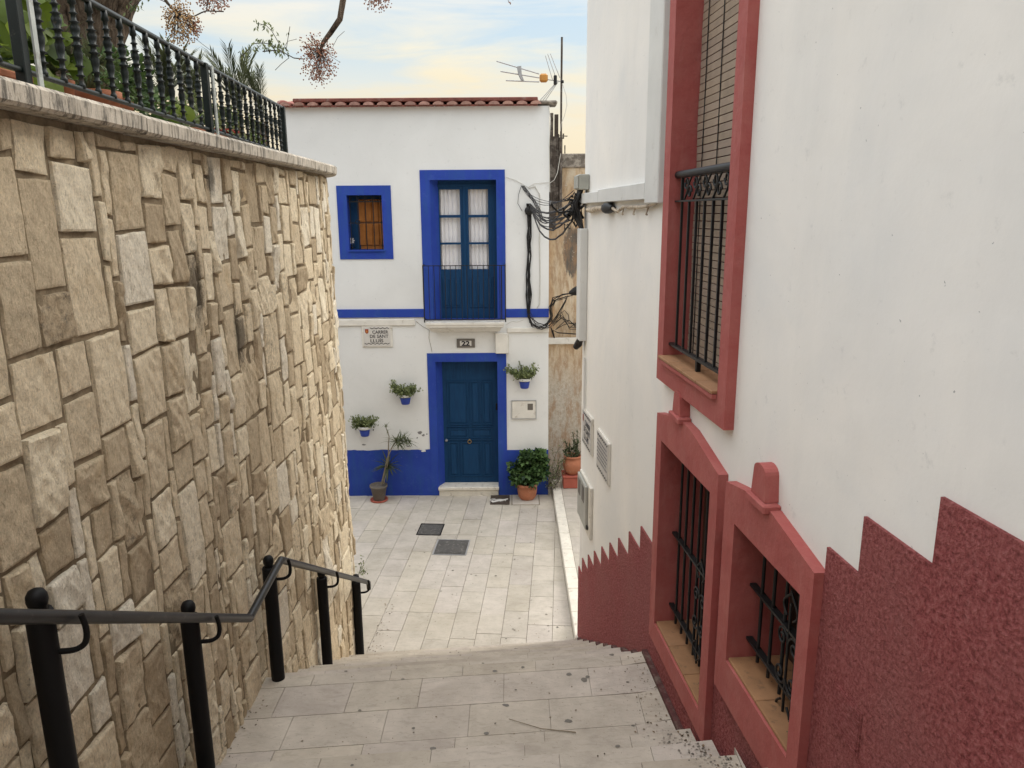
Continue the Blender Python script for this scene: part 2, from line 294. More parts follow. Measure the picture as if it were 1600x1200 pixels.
# ------------------------------------------------------------------ mesh builder
class MB:
    def __init__(s): s.v = []; s.f = []; s.c = []; s.sm = []
    def quad(s, a, b, c, d, k=None, sm=False):
        i = len(s.v); s.v += [Vector(a), Vector(b), Vector(c), Vector(d)]; s.f.append((i, i+1, i+2, i+3)); s.c.append(k or (1, 1, 1)); s.sm.append(sm)
    def poly(s, pts, k=None, sm=False):
        i = len(s.v); s.v += [Vector(p) for p in pts]; s.f.append(tuple(range(i, i+len(pts)))); s.c.append(k or (1, 1, 1)); s.sm.append(sm)
    def mesh(s, vs, fs, k=None, sm=False):
        i = len(s.v); s.v += [Vector(p) for p in vs]
        for f in fs: s.f.append(tuple(i+j for j in f)); s.c.append(k or (1, 1, 1)); s.sm.append(sm)
    def box(s, x0, x1, y0, y1, z0, z1, k=None, P=None, bev=0):
        P = P or (lambda x, y, z: Vector((x, y, z)))
        if x0 > x1: x0, x1 = x1, x0
        if y0 > y1: y0, y1 = y1, y0
        if z0 > z1: z0, z1 = z1, z0
        if bev:
            b = min(bev, (x1-x0)*.4, (y1-y0)*.4, (z1-z0)*.4); idx = {}; vs = []
            def V(x, y, z):
                q = (x, y, z)
                if q not in idx: idx[q] = len(vs); vs.append(P(*q))
                return idx[q]
            X = (x0, x0+b, x1-b, x1); Y = (y0, y0+b, y1-b, y1); Z = (z0, z0+b, z1-b, z1); fs = []
            fs += [[V(X[0], Y[1], Z[1]), V(X[0], Y[1], Z[2]), V(X[0], Y[2], Z[2]), V(X[0], Y[2], Z[1])], [V(X[3], Y[1], Z[1]), V(X[3], Y[2], Z[1]), V(X[3], Y[2], Z[2]), V(X[3], Y[1], Z[2])],
                   [V(X[1], Y[0], Z[1]), V(X[2], Y[0], Z[1]), V(X[2], Y[0], Z[2]), V(X[1], Y[0], Z[2])], [V(X[1], Y[3], Z[1]), V(X[1], Y[3], Z[2]), V(X[2], Y[3], Z[2]), V(X[2], Y[3], Z[1])],
                   [V(X[1], Y[1], Z[0]), V(X[1], Y[2], Z[0]), V(X[2], Y[2], Z[0]), V(X[2], Y[1], Z[0])], [V(X[1], Y[1], Z[3]), V(X[2], Y[1], Z[3]), V(X[2], Y[2], Z[3]), V(X[1], Y[2], Z[3])]]
            for xo, xi in ((0, 1), (3, 2)):
                for yo, yi in ((0, 1), (3, 2)): fs.append([V(X[xo], Y[yi], Z[1]), V(X[xi], Y[yo], Z[1]), V(X[xi], Y[yo], Z[2]), V(X[xo], Y[yi], Z[2])])
                for zo, zi in ((0, 1), (3, 2)): fs.append([V(X[xo], Y[1], Z[zi]), V(X[xi], Y[1], Z[zo]), V(X[xi], Y[2], Z[zo]), V(X[xo], Y[2], Z[zi])])
            for yo, yi in ((0, 1), (3, 2)):
                for zo, zi in ((0, 1), (3, 2)): fs.append([V(X[1], Y[yo], Z[zi]), V(X[1], Y[yi], Z[zo]), V(X[2], Y[yi], Z[zo]), V(X[2], Y[yo], Z[zi])])
            for xo, xi in ((0, 1), (3, 2)):
                for yo, yi in ((0, 1), (3, 2)):
                    for zo, zi in ((0, 1), (3, 2)): fs.append([V(X[xo], Y[yi], Z[zi]), V(X[xi], Y[yo], Z[zi]), V(X[xi], Y[yi], Z[zo])])
            s.mesh(vs, fs, k); return
        vs = [P(x, y, z) for x in (x0, x1) for y in (y0, y1) for z in (z0, z1)]
        s.mesh(vs, [(0, 1, 3, 2), (4, 6, 7, 5), (0, 4, 5, 1), (2, 3, 7, 6), (0, 2, 6, 4), (1, 5, 7, 3)], k)
    def prism(s, poly, d0, d1, P, k=None):      # poly in (a,z), extruded from depth d0 to d1
        n = len(poly); vs = [P(a, d0, z) for a, z in poly]+[P(a, d1, z) for a, z in poly]
        s.mesh(vs, [tuple(range(n)), tuple(range(2*n-1, n-1, -1))]+[(i, (i+1) % n, n+(i+1) % n, n+i) for i in range(n)], k)
    def ring(s, o, i, d0, d1, P, k=None, inner=None):  # rectangular ring: outer (a0,a1,z0,z1), inner; front at d0
        oc = [(o[0], o[2]), (o[1], o[2]), (o[1], o[3]), (o[0], o[3])]; ic = [(i[0], i[2]), (i[1], i[2]), (i[1], i[3]), (i[0], i[3])]
        di = d1 if inner is None else inner
        for j in range(4):
            q = (j+1) % 4
            s.quad(P(oc[j][0], d0, oc[j][1]), P(oc[q][0], d0, oc[q][1]), P(ic[q][0], d0, ic[q][1]), P(ic[j][0], d0, ic[j][1]), k)
            s.quad(P(oc[j][0], d0, oc[j][1]), P(oc[q][0], d0, oc[q][1]), P(oc[q][0], d1, oc[q][1]), P(oc[j][0], d1, oc[j][1]), k)
            s.quad(P(ic[j][0], d0, ic[j][1]), P(ic[q][0], d0, ic[q][1]), P(ic[q][0], di, ic[q][1]), P(ic[j][0], di, ic[j][1]), k)
    def tube(s, pts, r, seg=8, k=None, cap=True):
        pts = [Vector(p) for p in pts]; n = len(pts); rs = r if isinstance(r, (list, tuple)) else [r]*n
        vs = []; pu = None
        for i, p in enumerate(pts):
            t = (pts[min(i+1, n-1)]-pts[max(i-1, 0)])
            if t.length < 1e-9: t = Vector((0, 0, 1))
            t.normalize()
            u = pu - t*pu.dot(t) if pu is not None else t.orthogonal()
            if u.length < 1e-6: u = t.orthogonal()
            u.normalize(); pu = u; w_ = t.cross(u)
            for j in range(seg):
                a = 2*math.pi*j/seg; vs.append(p+(u*math.cos(a)+w_*math.sin(a))*rs[i])
        fs = [(i*seg+j, i*seg+(j+1) % seg, (i+1)*seg+(j+1) % seg, (i+1)*seg+j) for i in range(n-1) for j in range(seg)]
        s.mesh(vs, fs, k, True)
        if cap: s.mesh(vs[:seg], [tuple(range(seg))[::-1]], k); s.mesh(vs[-seg:], [tuple(range(seg))], k)
    def lathe(s, prof, c, seg=16, k=None, sm=True, squash=(1, 1)):
        c = Vector(c); vs = []; m = len(prof)
        for r, z in prof:
            for j in range(seg):
                a = 2*math.pi*j/seg; vs.append(c+Vector((r*math.cos(a)*squash[0], r*math.sin(a)*squash[1], z)))
        s.mesh(vs, [(i*seg+j, i*seg+(j+1) % seg, (i+1)*seg+(j+1) % seg, (i+1)*seg+j) for i in range(m-1) for j in range(seg)], k, sm)
        if prof[0][0] > 1e-4: s.mesh(vs[:seg], [tuple(range(seg))[::-1]], k)
        if prof[-1][0] > 1e-4: s.mesh(vs[-seg:], [tuple(range(seg))], k)
    def leaf(s, p, d, n, Ln, Wd, k=None, fold=.25):
        d = d.normalized(); n = (n-d*n.dot(d))
        if n.length < 1e-5: n = d.orthogonal()
        n.normalize(); x = d.cross(n)
        tip = p+d*Ln-n*Ln*.12; mid = p+d*Ln*.5-n*Wd*fold*.5
        l = p+d*Ln*.48+x*Wd*.5+n*Wd*fold*.3; r = p+d*Ln*.48-x*Wd*.5+n*Wd*fold*.3
        s.mesh([p, l, tip, mid, r], [(0, 1, 2, 3), (0, 3, 2, 4)], k)
    def ball(s, c, r, k=None):
        c = Vector(c); vs = [c+Vector(q)*r for q in ((1, 0, 0), (-1, 0, 0), (0, 1, 0), (0, -1, 0), (0, 0, 1), (0, 0, -1))]
        s.mesh(vs, [(0, 2, 4), (2, 1, 4), (1, 3, 4), (3, 0, 4), (2, 0, 5), (1, 2, 5), (3, 1, 5), (0, 3, 5)], k, True)
    def build(s, name, mat, parent=None):
        me = bpy.data.meshes.new(name)
        if parent is None:
            vs = np.array([tuple(v) for v in s.v]); lo, hi = vs.min(0), vs.max(0); org = Vector(((lo[0]+hi[0])/2, (lo[1]+hi[1])/2, lo[2])); inv = Matrix.Translation(-org); wm = Matrix.Translation(org)
        else:
            wm = WM[parent.name]; inv = wm.inverted()
        me.from_pydata([tuple(inv @ v) for v in s.v], [], s.f); me.materials.append(mat)
        me.polygons.foreach_set('use_smooth', s.sm)
        if any(c != (1, 1, 1) for c in s.c):
            ca = me.color_attributes.new('var', 'FLOAT_COLOR', 'CORNER'); buf = []
            for f, c in zip(s.f, s.c): buf += [c[0], c[1], c[2], 1.0]*len(f)
            ca.data.foreach_set('color', buf)
        elif mat.name in ATTRM:
            ca = me.color_attributes.new('var', 'FLOAT_COLOR', 'CORNER'); ca.data.foreach_set('color', [1.0]*(4*len(ca.data)))
        me.update()
        o = bpy.data.objects.new(name, me); col.objects.link(o); WM[o.name] = wm
        if parent is None: o.matrix_world = wm
        else: o.parent = parent
        return o
ATTRM = {m.name for m in MATS.values() if any(n.type == 'ATTRIBUTE' for n in m.node_tree.nodes)}
WM = {}
def tag(o, label=None, cat=None, group=None, kind=None):
    if label: o['label'] = label
    if cat: o['category'] = cat
    if group: o['group'] = group
    if kind: o['kind'] = kind
    return o
def thing(name, loc, label, cat, group=None, rz=0):
    o = bpy.data.objects.new(name, None); col.objects.link(o); o.empty_display_size = .1
    o.location = loc; o.rotation_euler = (0, 0, rz); WM[o.name] = Matrix.Translation(Vector(loc)) @ Matrix.Rotation(rz, 4, 'Z')
    return tag(o, label, cat, group)
def text_mb(txt, size, P, bold=0):            # P(x, y): sign-plane coordinates to world; letters thickened slightly
    cu = bpy.data.curves.new('t', 'FONT'); cu.body = txt; cu.size = size; cu.offset = bold; cu.resolution_u = 3
    ob = bpy.data.objects.new('t', cu); me = bpy.data.meshes.new_from_object(ob)
    mb = MB(); mb.mesh([P(v.co.x, v.co.y) for v in me.vertices], [tuple(p.vertices) for p in me.polygons])
    w_ = max(v.co.x for v in me.vertices)
    bpy.data.objects.remove(ob); bpy.data.curves.remove(cu); bpy.data.meshes.remove(me); return mb, w_
def wall_grid(mb, a0, a1, z0, z1, holes, P, d=0.0):
    A = sorted({a0, a1, *[h[0] for h in holes], *[h[1] for h in holes]}); Z = sorted({z0, z1, *[h[2] for h in holes], *[h[3] for h in holes]})
    for i in range(len(A)-1):
        for j in range(len(Z)-1):
            am, zm = (A[i]+A[i+1])/2, (Z[j]+Z[j+1])/2
            if any(h[0] < am < h[1] and h[2] < zm < h[3] for h in holes): continue
            mb.quad(P(A[i], d, Z[j]), P(A[i+1], d, Z[j]), P(A[i+1], d, Z[j+1]), P(A[i], d, Z[j+1]))
def jit(v=.1): g = 1+random.uniform(-v, v)*.8; h = random.uniform(-.03, .03); return (g, g*(1-abs(h)*.25), g*(1-.02+h))
rv = lambda: Vector((random.gauss(0, 1), random.gauss(0, 1), random.gauss(0, 1))).normalized()

# ================================================================== ground
g = MB(); g.quad((-600, -600, GZ-.10), (600, -600, GZ-.10), (600, 900, GZ-.10), (-600, 900, GZ-.10)); tag(g.build('ground', M_ground), kind='structure')
g = MB(); g.quad((-9, 6.6, GZ-.016), (7, 6.6, GZ-.016), (7, 14, GZ-.016), (-9, 14, GZ-.016)); tag(g.build('plaza_bedding', M_joint), kind='structure')
# plaza paving: staggered slabs, each a real slab with its own tone
TH = math.atan(.0685); ca_, sa_ = math.cos(TH), math.sin(TH)
def pl(u, v): return Vector((u*ca_+v*sa_, 7.5-u*sa_+v*ca_, 0))     # u across, v away
HOLES = []       # world-space quads kept free for hatches (u0,u1,v0,v1)
def uv(p): q = Vector((p.x, p.y-7.5)); return q.x*ca_-q.y*sa_, q.x*sa_+q.y*ca_
h1 = [uv(onz(x, y, GZ)) for x, y in ((650, 836), (695, 819))]; h2 = [uv(onz(x, y, GZ)) for x, y in ((675, 867), (735, 844))]
W_ = .29; u_off = uv(onz(741, 1005, GZ))[0]
pave = MB()
def snap(x): return round((x-u_off)/W_)
for c in range(-24, 16):
    ua, ub = u_off+c*W_, u_off+(c+1)*W_
    v = -1.2+random.uniform(0, .4)
    while v < 5.3:
        ln = random.choice([.42, .5, .58, .58, .66]); vb = v+ln
        segs = [(v, vb)]
        for s0, s1 in segs:
            gp = .0025; zt = GZ+random.uniform(-.0015, .0015); k = jit(.085)
            q = [pl(ua+gp, s0+gp), pl(ub-gp, s0+gp), pl(ub-gp, s1-gp), pl(ua+gp, s1-gp)]
            if min(p.x for p in q) > .66 or max(p.y for p in q) < 7.1: continue
            for p in q: p.x = min(p.x, .676)
            if min(p.y for p in q) > 12.3: continue
            top = [Vector((p.x, p.y, zt)) for p in q]; bot = [Vector((p.x, p.y, GZ-.02)) for p in q]
            pave.mesh(top+bot, [(0, 1, 2, 3), (0, 4, 5, 1), (1, 5, 6, 2), (2, 6, 7, 3), (3, 7, 4, 0)], k)
        v = vb
tag(pave.build('plaza_paving', M_pave), kind='structure')
# hatches
def hatch(hh, label, framed):
    (a0, b0), (a1, b1) = hh
    o = thing('access_cover', pl((a0+a1)/2, (b0+b1)/2)+Vector((0, 0, GZ)), label, 'manhole cover')
    P = lambda x, y, z: pl(x, y)+Vector((0, 0, z))
    m = MB(); m.box(a0+.02, a1-.02, b0+.02, b1-.02, GZ-.012, GZ+.003, P=P)
    if not framed:
        for i in range(14):
            x = a0+.04+(a1-a0-.08)*i/13; m.box(x-.004, x+.004, b0+.04, b1-.04, GZ+.003, GZ+.0055, P=P)
    else: m.box(a0+.10, a1-.06, b0+.07, b1-.05, GZ+.003, GZ+.007, P=P)
    m.build('cover', M_hatch, o)
    f = MB(); f2 = (a0, a1, b0, b1)
    wd = .016
    for bx in ((a0, a1, b0, b0+wd), (a0, a1, b1-wd, b1), (a0, a0+wd, b0+wd, b1-wd), (a1-wd, a1, b0+wd, b1-wd)): f.box(*bx, GZ-.012, GZ+.006, P=P)
    f.build('rim', M_alu if framed else M_black, o)
hatch(h1, 'plain dark grey metal cover set in the plaza paving, nearer the blue door', False)
hatch(h2, 'dark recessed cover with a pale metal rim, the one nearer the stairs', True)
# kerb and side pavement towards the alley
kb = MB(); zk = GZ+.11
n = 9
for i in range(n):
    y0, y1 = 7.45+i*.56, 7.45+(i+1)*.56-.004
    kb.box(.68, .83, y0, y1, GZ-.1, zk+random.uniform(-.002, .002), jit(.06), bev=.008)
tag(kb.build('kerb', M_marble), kind='structure')
sw = MB(); sw.quad((.8, 7.4, zk-.012), (5, 7.4, zk-.012), (5, 12.7, zk-.012), (.8, 12.7, zk-.012)); tag(sw.build('pavement_bedding', M_joint), kind='structure')
sw = MB()
for i in range(10):
    y0 = 7.45+i*.53
    for j in range(6):
        x0 = .834+j*.4; sw.box(x0, x0+.396, y0+(j % 2)*.2, y0+(j % 2)*.2+.525, GZ-.1, zk-.003, jit(.07))
tag(sw.build('alley_pavement', M_pave), kind='structure')

# ================================================================== stairs
SK = .095                                       # tread edges run slightly askew: Y = Y0 + SK*X
RISE, RUN = .1856, .325
LZ = -3.03; Y_land_far = 4.62; Y_land_near = 3.55
def xr(Y): return .72+.0826*(7.51-Y)-.045       # right end of the treads
def tread(mb, Yn, Yf, z, zb, rows):
    # tread between far edge Yf and near edge Yn; slabs with joints
    for (v0, v1) in rows:
        x = -1.74+random.uniform(-.35, 0)
        while x < 1.6:
            ln = random.uniform(.42, .62); x1 = x+ln; a, b = max(x, -1.74), min(x1, 1.6)
            if b > a+.01:
                gq = .002; k = jit(.06); pts = []
                for (X, V) in ((a+gq, v0+gq), (b-gq, v0+gq), (b-gq, v1-gq), (a+gq, v1-gq)):
                    Y = V+SK*X; X = min(X, xr(Y)); pts.append(Vector((X, Y, z)))
                if pts[1].x-pts[0].x > .02:
                    zz = random.uniform(-.001, .001); top = [p+Vector((0, 0, zz)) for p in pts]; bot = [Vector((p.x, p.y, z-.035)) for p in pts]
                    mb.mesh(top+bot, [(0, 1, 2, 3), (0, 4, 5, 1), (1, 5, 6, 2), (2, 6, 7, 3), (3, 7, 4, 0)], k)
            x = x1
def body(mb, Yn, Yf, z, zb):
    pts = []
    for X0, V in ((-1.8, Yn), (1.6, Yn), (1.6, Yf), (-1.8, Yf)):
        Y = V+SK*X0; X = min(X0, xr(Y)); pts.append((X, V+SK*X))
    q = [Vector((x, y, z)) for x, y in pts]+[Vector((x, y, zb)) for x, y in pts]
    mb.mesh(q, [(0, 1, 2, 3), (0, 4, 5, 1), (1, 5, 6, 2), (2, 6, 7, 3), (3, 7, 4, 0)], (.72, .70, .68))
tr = MB(); bd = MB()
# landing rows
tread(tr, Y_land_near, Y_land_far, LZ, 0, [(Y_land_far-.125, Y_land_far), (Y_land_far-.43, Y_land_far-.125), (Y_land_far-.73, Y_land_far-.43), (Y_land_near-.05, Y_land_far-.73)])
body(bd, Y_land_near-.1, Y_land_far-.012, LZ-.006, GZ-.1)
# lower flight
for k in range(1, 9):
    z = LZ-RISE*k; yf = Y_land_far+RUN*k; yn = yf-RUN-.02
    tread(tr, yn, yf, z, 0, [(yn, yf)]); body(bd, yn, yf-.012, z-.006, GZ-.1)
# upper flight
for k in range(1, 9):
    z = LZ+RISE*k; yf = 3.57-RUN*(k-1)
    yn = yf-RUN-.02 if k < 8 else yf-6
    if k < 8: tread(tr, yn, yf, z, 0, [(yn, yf)])
    else: tread(tr, yn, yf, z, 0, [(yf-.5*(i+1), yf-.5*i) for i in range(12)])
    body(bd, yn, yf-.012, z-.006, GZ-.1)
tag(tr.build('stair_treads', M_tread), kind='structure'); tag(bd.build('stair_risers', M_tread), kind='structure')

# ================================================================== left stone wall
BAT = .011; XF = -1.715; YC = 7.0; RC = 1.45; ULEN = 10.4     # mortar face, start of the rounded end, its radius
def wpath(u, d):                                 # u from 0 at Y=-1.4; d outwards
    s = u-(YC+1.4)
    if s <= 0: return Vector((XF+d, -1.4+u, 0)), Vector((1, 0, 0))
    t = s/RC; c = Vector((XF-RC, YC, 0)); nrm = Vector((math.cos(t), math.sin(t), 0)); return c+nrm*(RC+d), nrm
WTOP = .35; WBOT = GZ-.15
wall = thing('stone_retaining_wall', (XF, 5.5, GZ), 'tall retaining wall of rough honey coloured stones left of the stairs, with a stained coping', 'wall')
m = MB(); nseg = 60; prev = None
for i in range(nseg+1):
    u = (YC+1.4)*(i/20) if i <= 20 else (YC+1.4)+(2.6)*(i-20)/40
    p, _ = wpath(u, 0); pb_, _ = wpath(u, (WTOP-WBOT)*BAT); cur = (pb_+Vector((0, 0, WBOT)), p+Vector((0, 0, WTOP)))
    if prev: m.quad(prev[0], cur[0], cur[1], prev[1])
    prev = cur
m.build('mortar', M_mortar, wall)
CW = .068; NU = int(10.9/CW); WB2 = WTOP-.012-CW*int((WTOP-.012-WBOT)/CW); NV = int((WTOP-.012-WBOT)/CW)
rs = random.Random(3)
occ = [[False]*NV for _ in range(NU)]; stones = []
sizes = [(3, 4), (3, 5), (4, 5), (3, 6), (4, 4), (4, 6), (3, 3), (5, 4), (2, 4), (2, 5), (5, 6), (4, 3), (2, 3), (3, 8), (4, 7), (5, 7)]
wts = [9, 8, 9, 4, 9, 6, 7, 5, 3, 3, 2, 4, 2, 1, 2, 1]
for j in range(NV):
    for i in range(NU):
        if occ[i][j]: continue
        for _ in range(10):
            a, b = rs.choices(sizes, wts)[0]
            if i+a <= NU and j+b <= NV and not any(occ[x][y] for x in range(i, i+a) for y in range(j, j+b)): break
        else:
            a = 1
            b = 1
            while a < 3 and i+a < NU and not occ[i+a][j]: a += 1
            while b < 4 and j+b < NV and not any(occ[x][j+b] for x in range(i, i+a)): b += 1
        for x in range(i, i+a):
            for y in range(j, j+b): occ[x][y] = True
        stones.append((i, j, a, b))
cell_w = lambda i, j: (noise.noise(Vector((i*.37, j*.37, 1.3)))*.30*CW, noise.noise(Vector((i*.37, j*.37, 7.7)))*.30*CW)
st = MB()
for (i, j, a, b) in stones:
    def corner(x, y): dx, dy = cell_w(x, y); return Vector((x*CW+dx, WB2+y*CW+dy))
    c = [corner(i, j), corner(i+a, j), corner(i+a, j+b), corner(i, j+b)]
    cen = sum(c, Vector((0, 0)))/4; g_ = rs.uniform(.002, .0045)
    cj = []
    for q in c:
        d = (cen-q); dx = math.copysign(g_+rs.uniform(0, .006), d.x); dy = math.copysign(g_+rs.uniform(0, .010), d.y); cj.append(q+Vector((dx, dy)))
    if cen.y > WTOP+.02: continue
    near = cen.x < 9.0
    nu, nv = (max(6, a*5), max(6, b*5)) if cen.x < 5.6 else (max(5, a*4), max(5, b*4)) if cen.x < 7 else (max(3, a*3), max(3, b*3))
    pls = [(rs.uniform(-.06, .06), rs.uniform(-.04, .04), rs.uniform(0, .008)) for _ in range(rs.choice([2, 3, 3, 4]))]
    prot = rs.uniform(.006, .019); tx, ty = rs.uniform(-.012, .012), rs.uniform(-.012, .012); so_ = rs.uniform(0, 100); rough = rs.choice([.4, .6, .8, 1.0, 1.4, 2.0, 2.6])
    tone = min(1, max(0, rs.gauss(.47, .36))); lich = .9 if rs.random() < .04 else (0.4 if rs.random() < .14 else 0)
    sz = (cj[1]-cj[0]).length, (cj[3]-cj[0]).length
    if cen.x < 0.5: continue
    vs = []; fs = []
    def params(n_, L_):
        e1, e2 = min(.004/L_, .1), min(.013/L_, .2); mid_n = max(2, n_-2); return [0, e1]+[e2+(1-2*e2)*q/mid_n for q in range(mid_n+1)]+[1-e1, 1]
    Su, Sv = params(nu, sz[0]), params(nv, sz[1]); nu, nv = len(Su)-1, len(Sv)-1
    for y in range(nv+1):
        for x in range(nu+1):
            s_, t_ = Su[x], Sv[y]
            p2 = (cj[0]*(1-s_)+cj[1]*s_)*(1-t_)+(cj[3]*(1-s_)+cj[2]*s_)*t_
            e_ = min(min(s_, 1-s_)*sz[0], min(t_, 1-t_)*sz[1])
            edge = 0 if e_ < 1e-6 else min(1, (e_/.011))**.28
            nz = noise.fractal(Vector((p2.x*7, p2.y*5, so_)), .9, 2.1, 4)
            rid = abs(noise.noise(Vector((p2.x*11+p2.y*6, p2.y*4, so_+5))))
            ld = p2-cen; fac = min(gx_*ld.x+gy_*ld.y+c_ for gx_, gy_, c_ in pls); h = edge*(prot+rough*fac+rough*(.006*nz-.009*rid+.002)+.004*noise.noise(Vector((p2.x*34+p2.y*9, p2.y*20, so_)))-.006*max(0, noise.noise(Vector((p2.x*16+p2.y*12, p2.y*9, so_+9)))-.25)) + (.002 if edge > 0 else -.012)
            wob = .009*noise.noise(Vector((p2.x*17, p2.y*17, so_))) if edge == 0 else 0
            p, nr = wpath(p2.x+wob, max(h, -.012)+(WTOP-min(p2.y, WTOP))*BAT); vs.append(p+Vector((0, 0, min(p2.y+wob, WTOP))))
    for y in range(nv):
        for x in range(nu): q = y*(nu+1)+x; fs.append((q, q+1, q+nu+2, q+nu+1))
    st.mesh(vs, fs, (tone, lich, rs.random()), False)
st.build('stones', M_stone, wall)
# coping slabs
cp = MB(); u = 0; rc = random.Random(5)
while u < 10.6:
    u1 = min(u+rc.uniform(.85, 1.05), 10.7); nsub = 5; o_ = rc.uniform(-.004, .004)
    for q in range(nsub):
        a_, b_ = u+(u1-u)*q/nsub+(.004 if q == 0 else 0), u+(u1-u)*(q+1)/nsub-(.004 if q == nsub-1 else 0)
        def PP(x, y, z):
            p, nr = wpath(x, y); return p+Vector((0, 0, z))
        z0, z1 = WTOP+o_, WTOP+.083+o_
        pa = [(-.34, z0), (.10, z0), (.113, z0+.012), (.115, z1-.015), (.10, z1), (-.34, z1)]
        vs = [PP(a_, y, z) for y, z in pa]+[PP(b_, y, z) for y, z in pa]; nn = len(pa)
        fs = [(i, (i+1) % nn, nn+(i+1) % nn, nn+i) for i in range(nn)]
        if q == 0: fs.append(tuple(range(nn)))
        if q == nsub-1: fs.append(tuple(range(2*nn-1, nn-1, -1)))
        cp.mesh(vs, fs)
    u = u1
cp.build('coping', M_coping, wall)
# terrace earth behind the wall
t_ = MB(); pts = [wpath(u*.5, -.03)[0] for u in range(0, 18)]+[wpath(8.5+u*.25, -.03)[0] for u in range(1, 10)]
pts += [Vector((-12, 8.6, 0)), Vector((-12, -1.4, 0))]
nn = len(pts); t_.mesh([Vector((p.x, p.y, .36)) for p in pts]+[Vector((p.x, p.y, GZ-.1)) for p in pts], [tuple(range(nn))]+[(i, (i+1) % nn, nn+(i+1) % nn, nn+i) for i in range(nn)])
tag(t_.build('terrace_ground', M_soil), kind='structure')

# ================================================================== cast iron railing on the wall
CT = WTOP+.083
rx = lambda Y: -1.685-.05*(Y-2.8)
rl = thing('cast_iron_railing', (-1.75, 4.6, CT), 'dark cast iron balustrade with ringed balusters on top of the stone wall', 'railing')
ZB, ZT = .49, .85
m = MB(); m.tube([(rx(1.3), 1.3, ZT), (rx(6.55), 6.55, ZT)], .014, 4); m.build('top_rail', M_iron, rl)
m = MB(); m.tube([(rx(1.3), 1.3, ZB), (rx(6.55), 6.55, ZB)], .011, 4); m.build('bottom_rail', M_iron, rl)
prof = [(.004, 0), (.013, .003), (.013, .018), (.009, .024), (.009, .045), (.019, .05), (.010, .056), (.0095, .08), (.019, .085), (.011, .091), (.015, .115), (.0175, .135), (.012, .155), (.022, .161), (.012, .167), (.0115, .185), (.022, .19), (.012, .196),
        (.017, .215), (.019, .228), (.012, .243), (.020, .248), (.010, .254), (.0095, .275), (.017, .28), (.0095, .286), (.009, .31), (.016, .316), (.013, .335), (.013, .356), (.004, .36)]
bal = MB(); bal.lathe(prof, (0, 0, 0), 10); posts_Y = [2.77, 4.66, 6.5]
by = [p for p in [posts_Y[0]-.14*i for i in range(1, 10)]]+[posts_Y[0]+(posts_Y[1]-posts_Y[0])*i/14 for i in range(1, 14)]+[posts_Y[1]+(posts_Y[2]-posts_Y[1])*i/14 for i in range(1, 14)]
b0 = None
for Y in by:
    if b0 is None:
        mm = MB(); mm.lathe(prof, (rx(Y), Y, ZB), 10); b0 = mm.build('baluster', M_iron, rl); y0_ = Y
    else:
        c = b0.copy(); col.objects.link(c); c.parent = rl; c.location = (rx(Y)-rx(y0_), Y-y0_, 0); WM[c.name] = WM[rl.name]
for Y in posts_Y:
    m = MB(); m.box(rx(Y)-.019, rx(Y)+.019, Y-.019, Y+.019, CT-.01, ZT+.01, bev=.003); m.build('post', M_iron, rl)
for Y in posts_Y[:2]:
    m = MB(); x = rx(Y)+.03; m.box(x-.004, x+.004, Y+.03, Y+.055, CT-.005, ZT+.25 if Y < 3 else ZT); m.build('lit_side_bar', M_litside, rl)  # slim pale bar beside the post, standing in for its lit side face

# ================================================================== steel handrail beside the stairs
hr = thing('stair_handrail', (-1.58, 4.45, LZ), 'black steel handrail on round posts following the left side of the stairs', 'handrail')
HX = -1.50; PX = -1.585
def ground_z(Y, X):
    yy = Y-SK*X
    if yy > Y_land_far: return LZ-RISE*math.ceil((yy-Y_land_far)/RUN)
    if yy < 3.57: return LZ+RISE*min(8, math.ceil((3.57-yy)/RUN))
    return LZ
posts = [(.95, None), (2.26, (65, 912)), (3.30, (296, 935)), (4.45, (437, 857)), (5.71, (511, 880)), (7.02, (557, 894))]
railpts = [(HX, .55, -.30), (HX, 3.85, -2.235), (HX, 4.46, -2.175), (HX-.035, 7.25, -3.80)]
p_end = railpts[-1]
m = MB(); RR = .024
m.tube([Vector(railpts[0]), Vector(railpts[1])], RR, 12); m.tube([Vector(railpts[1]), Vector(railpts[2])], RR, 12); m.tube([Vector(railpts[2]), Vector(railpts[3]), Vector(railpts[3])+Vector((0, .012, -.006)), Vector(railpts[3])+Vector((0, .02, -.09))], [RR, RR, RR, RR*.9], 12)
for q in railpts[1:3]: m.lathe([(0, -RR), (RR*.7, -RR*.7), (RR, 0), (RR*.7, RR*.7), (0, RR)], q, 12)
m.build('rail', M_railtop, hr)
def railz(Y):
    for a, b in zip(railpts, railpts[1:]):
        if a[1] <= Y <= b[1]: f = (Y-a[1])/(b[1]-a[1]); return a[2]+(b[2]-a[2])*f, a[0]+(b[0]-a[0])*f
    return railpts[0][2], HX
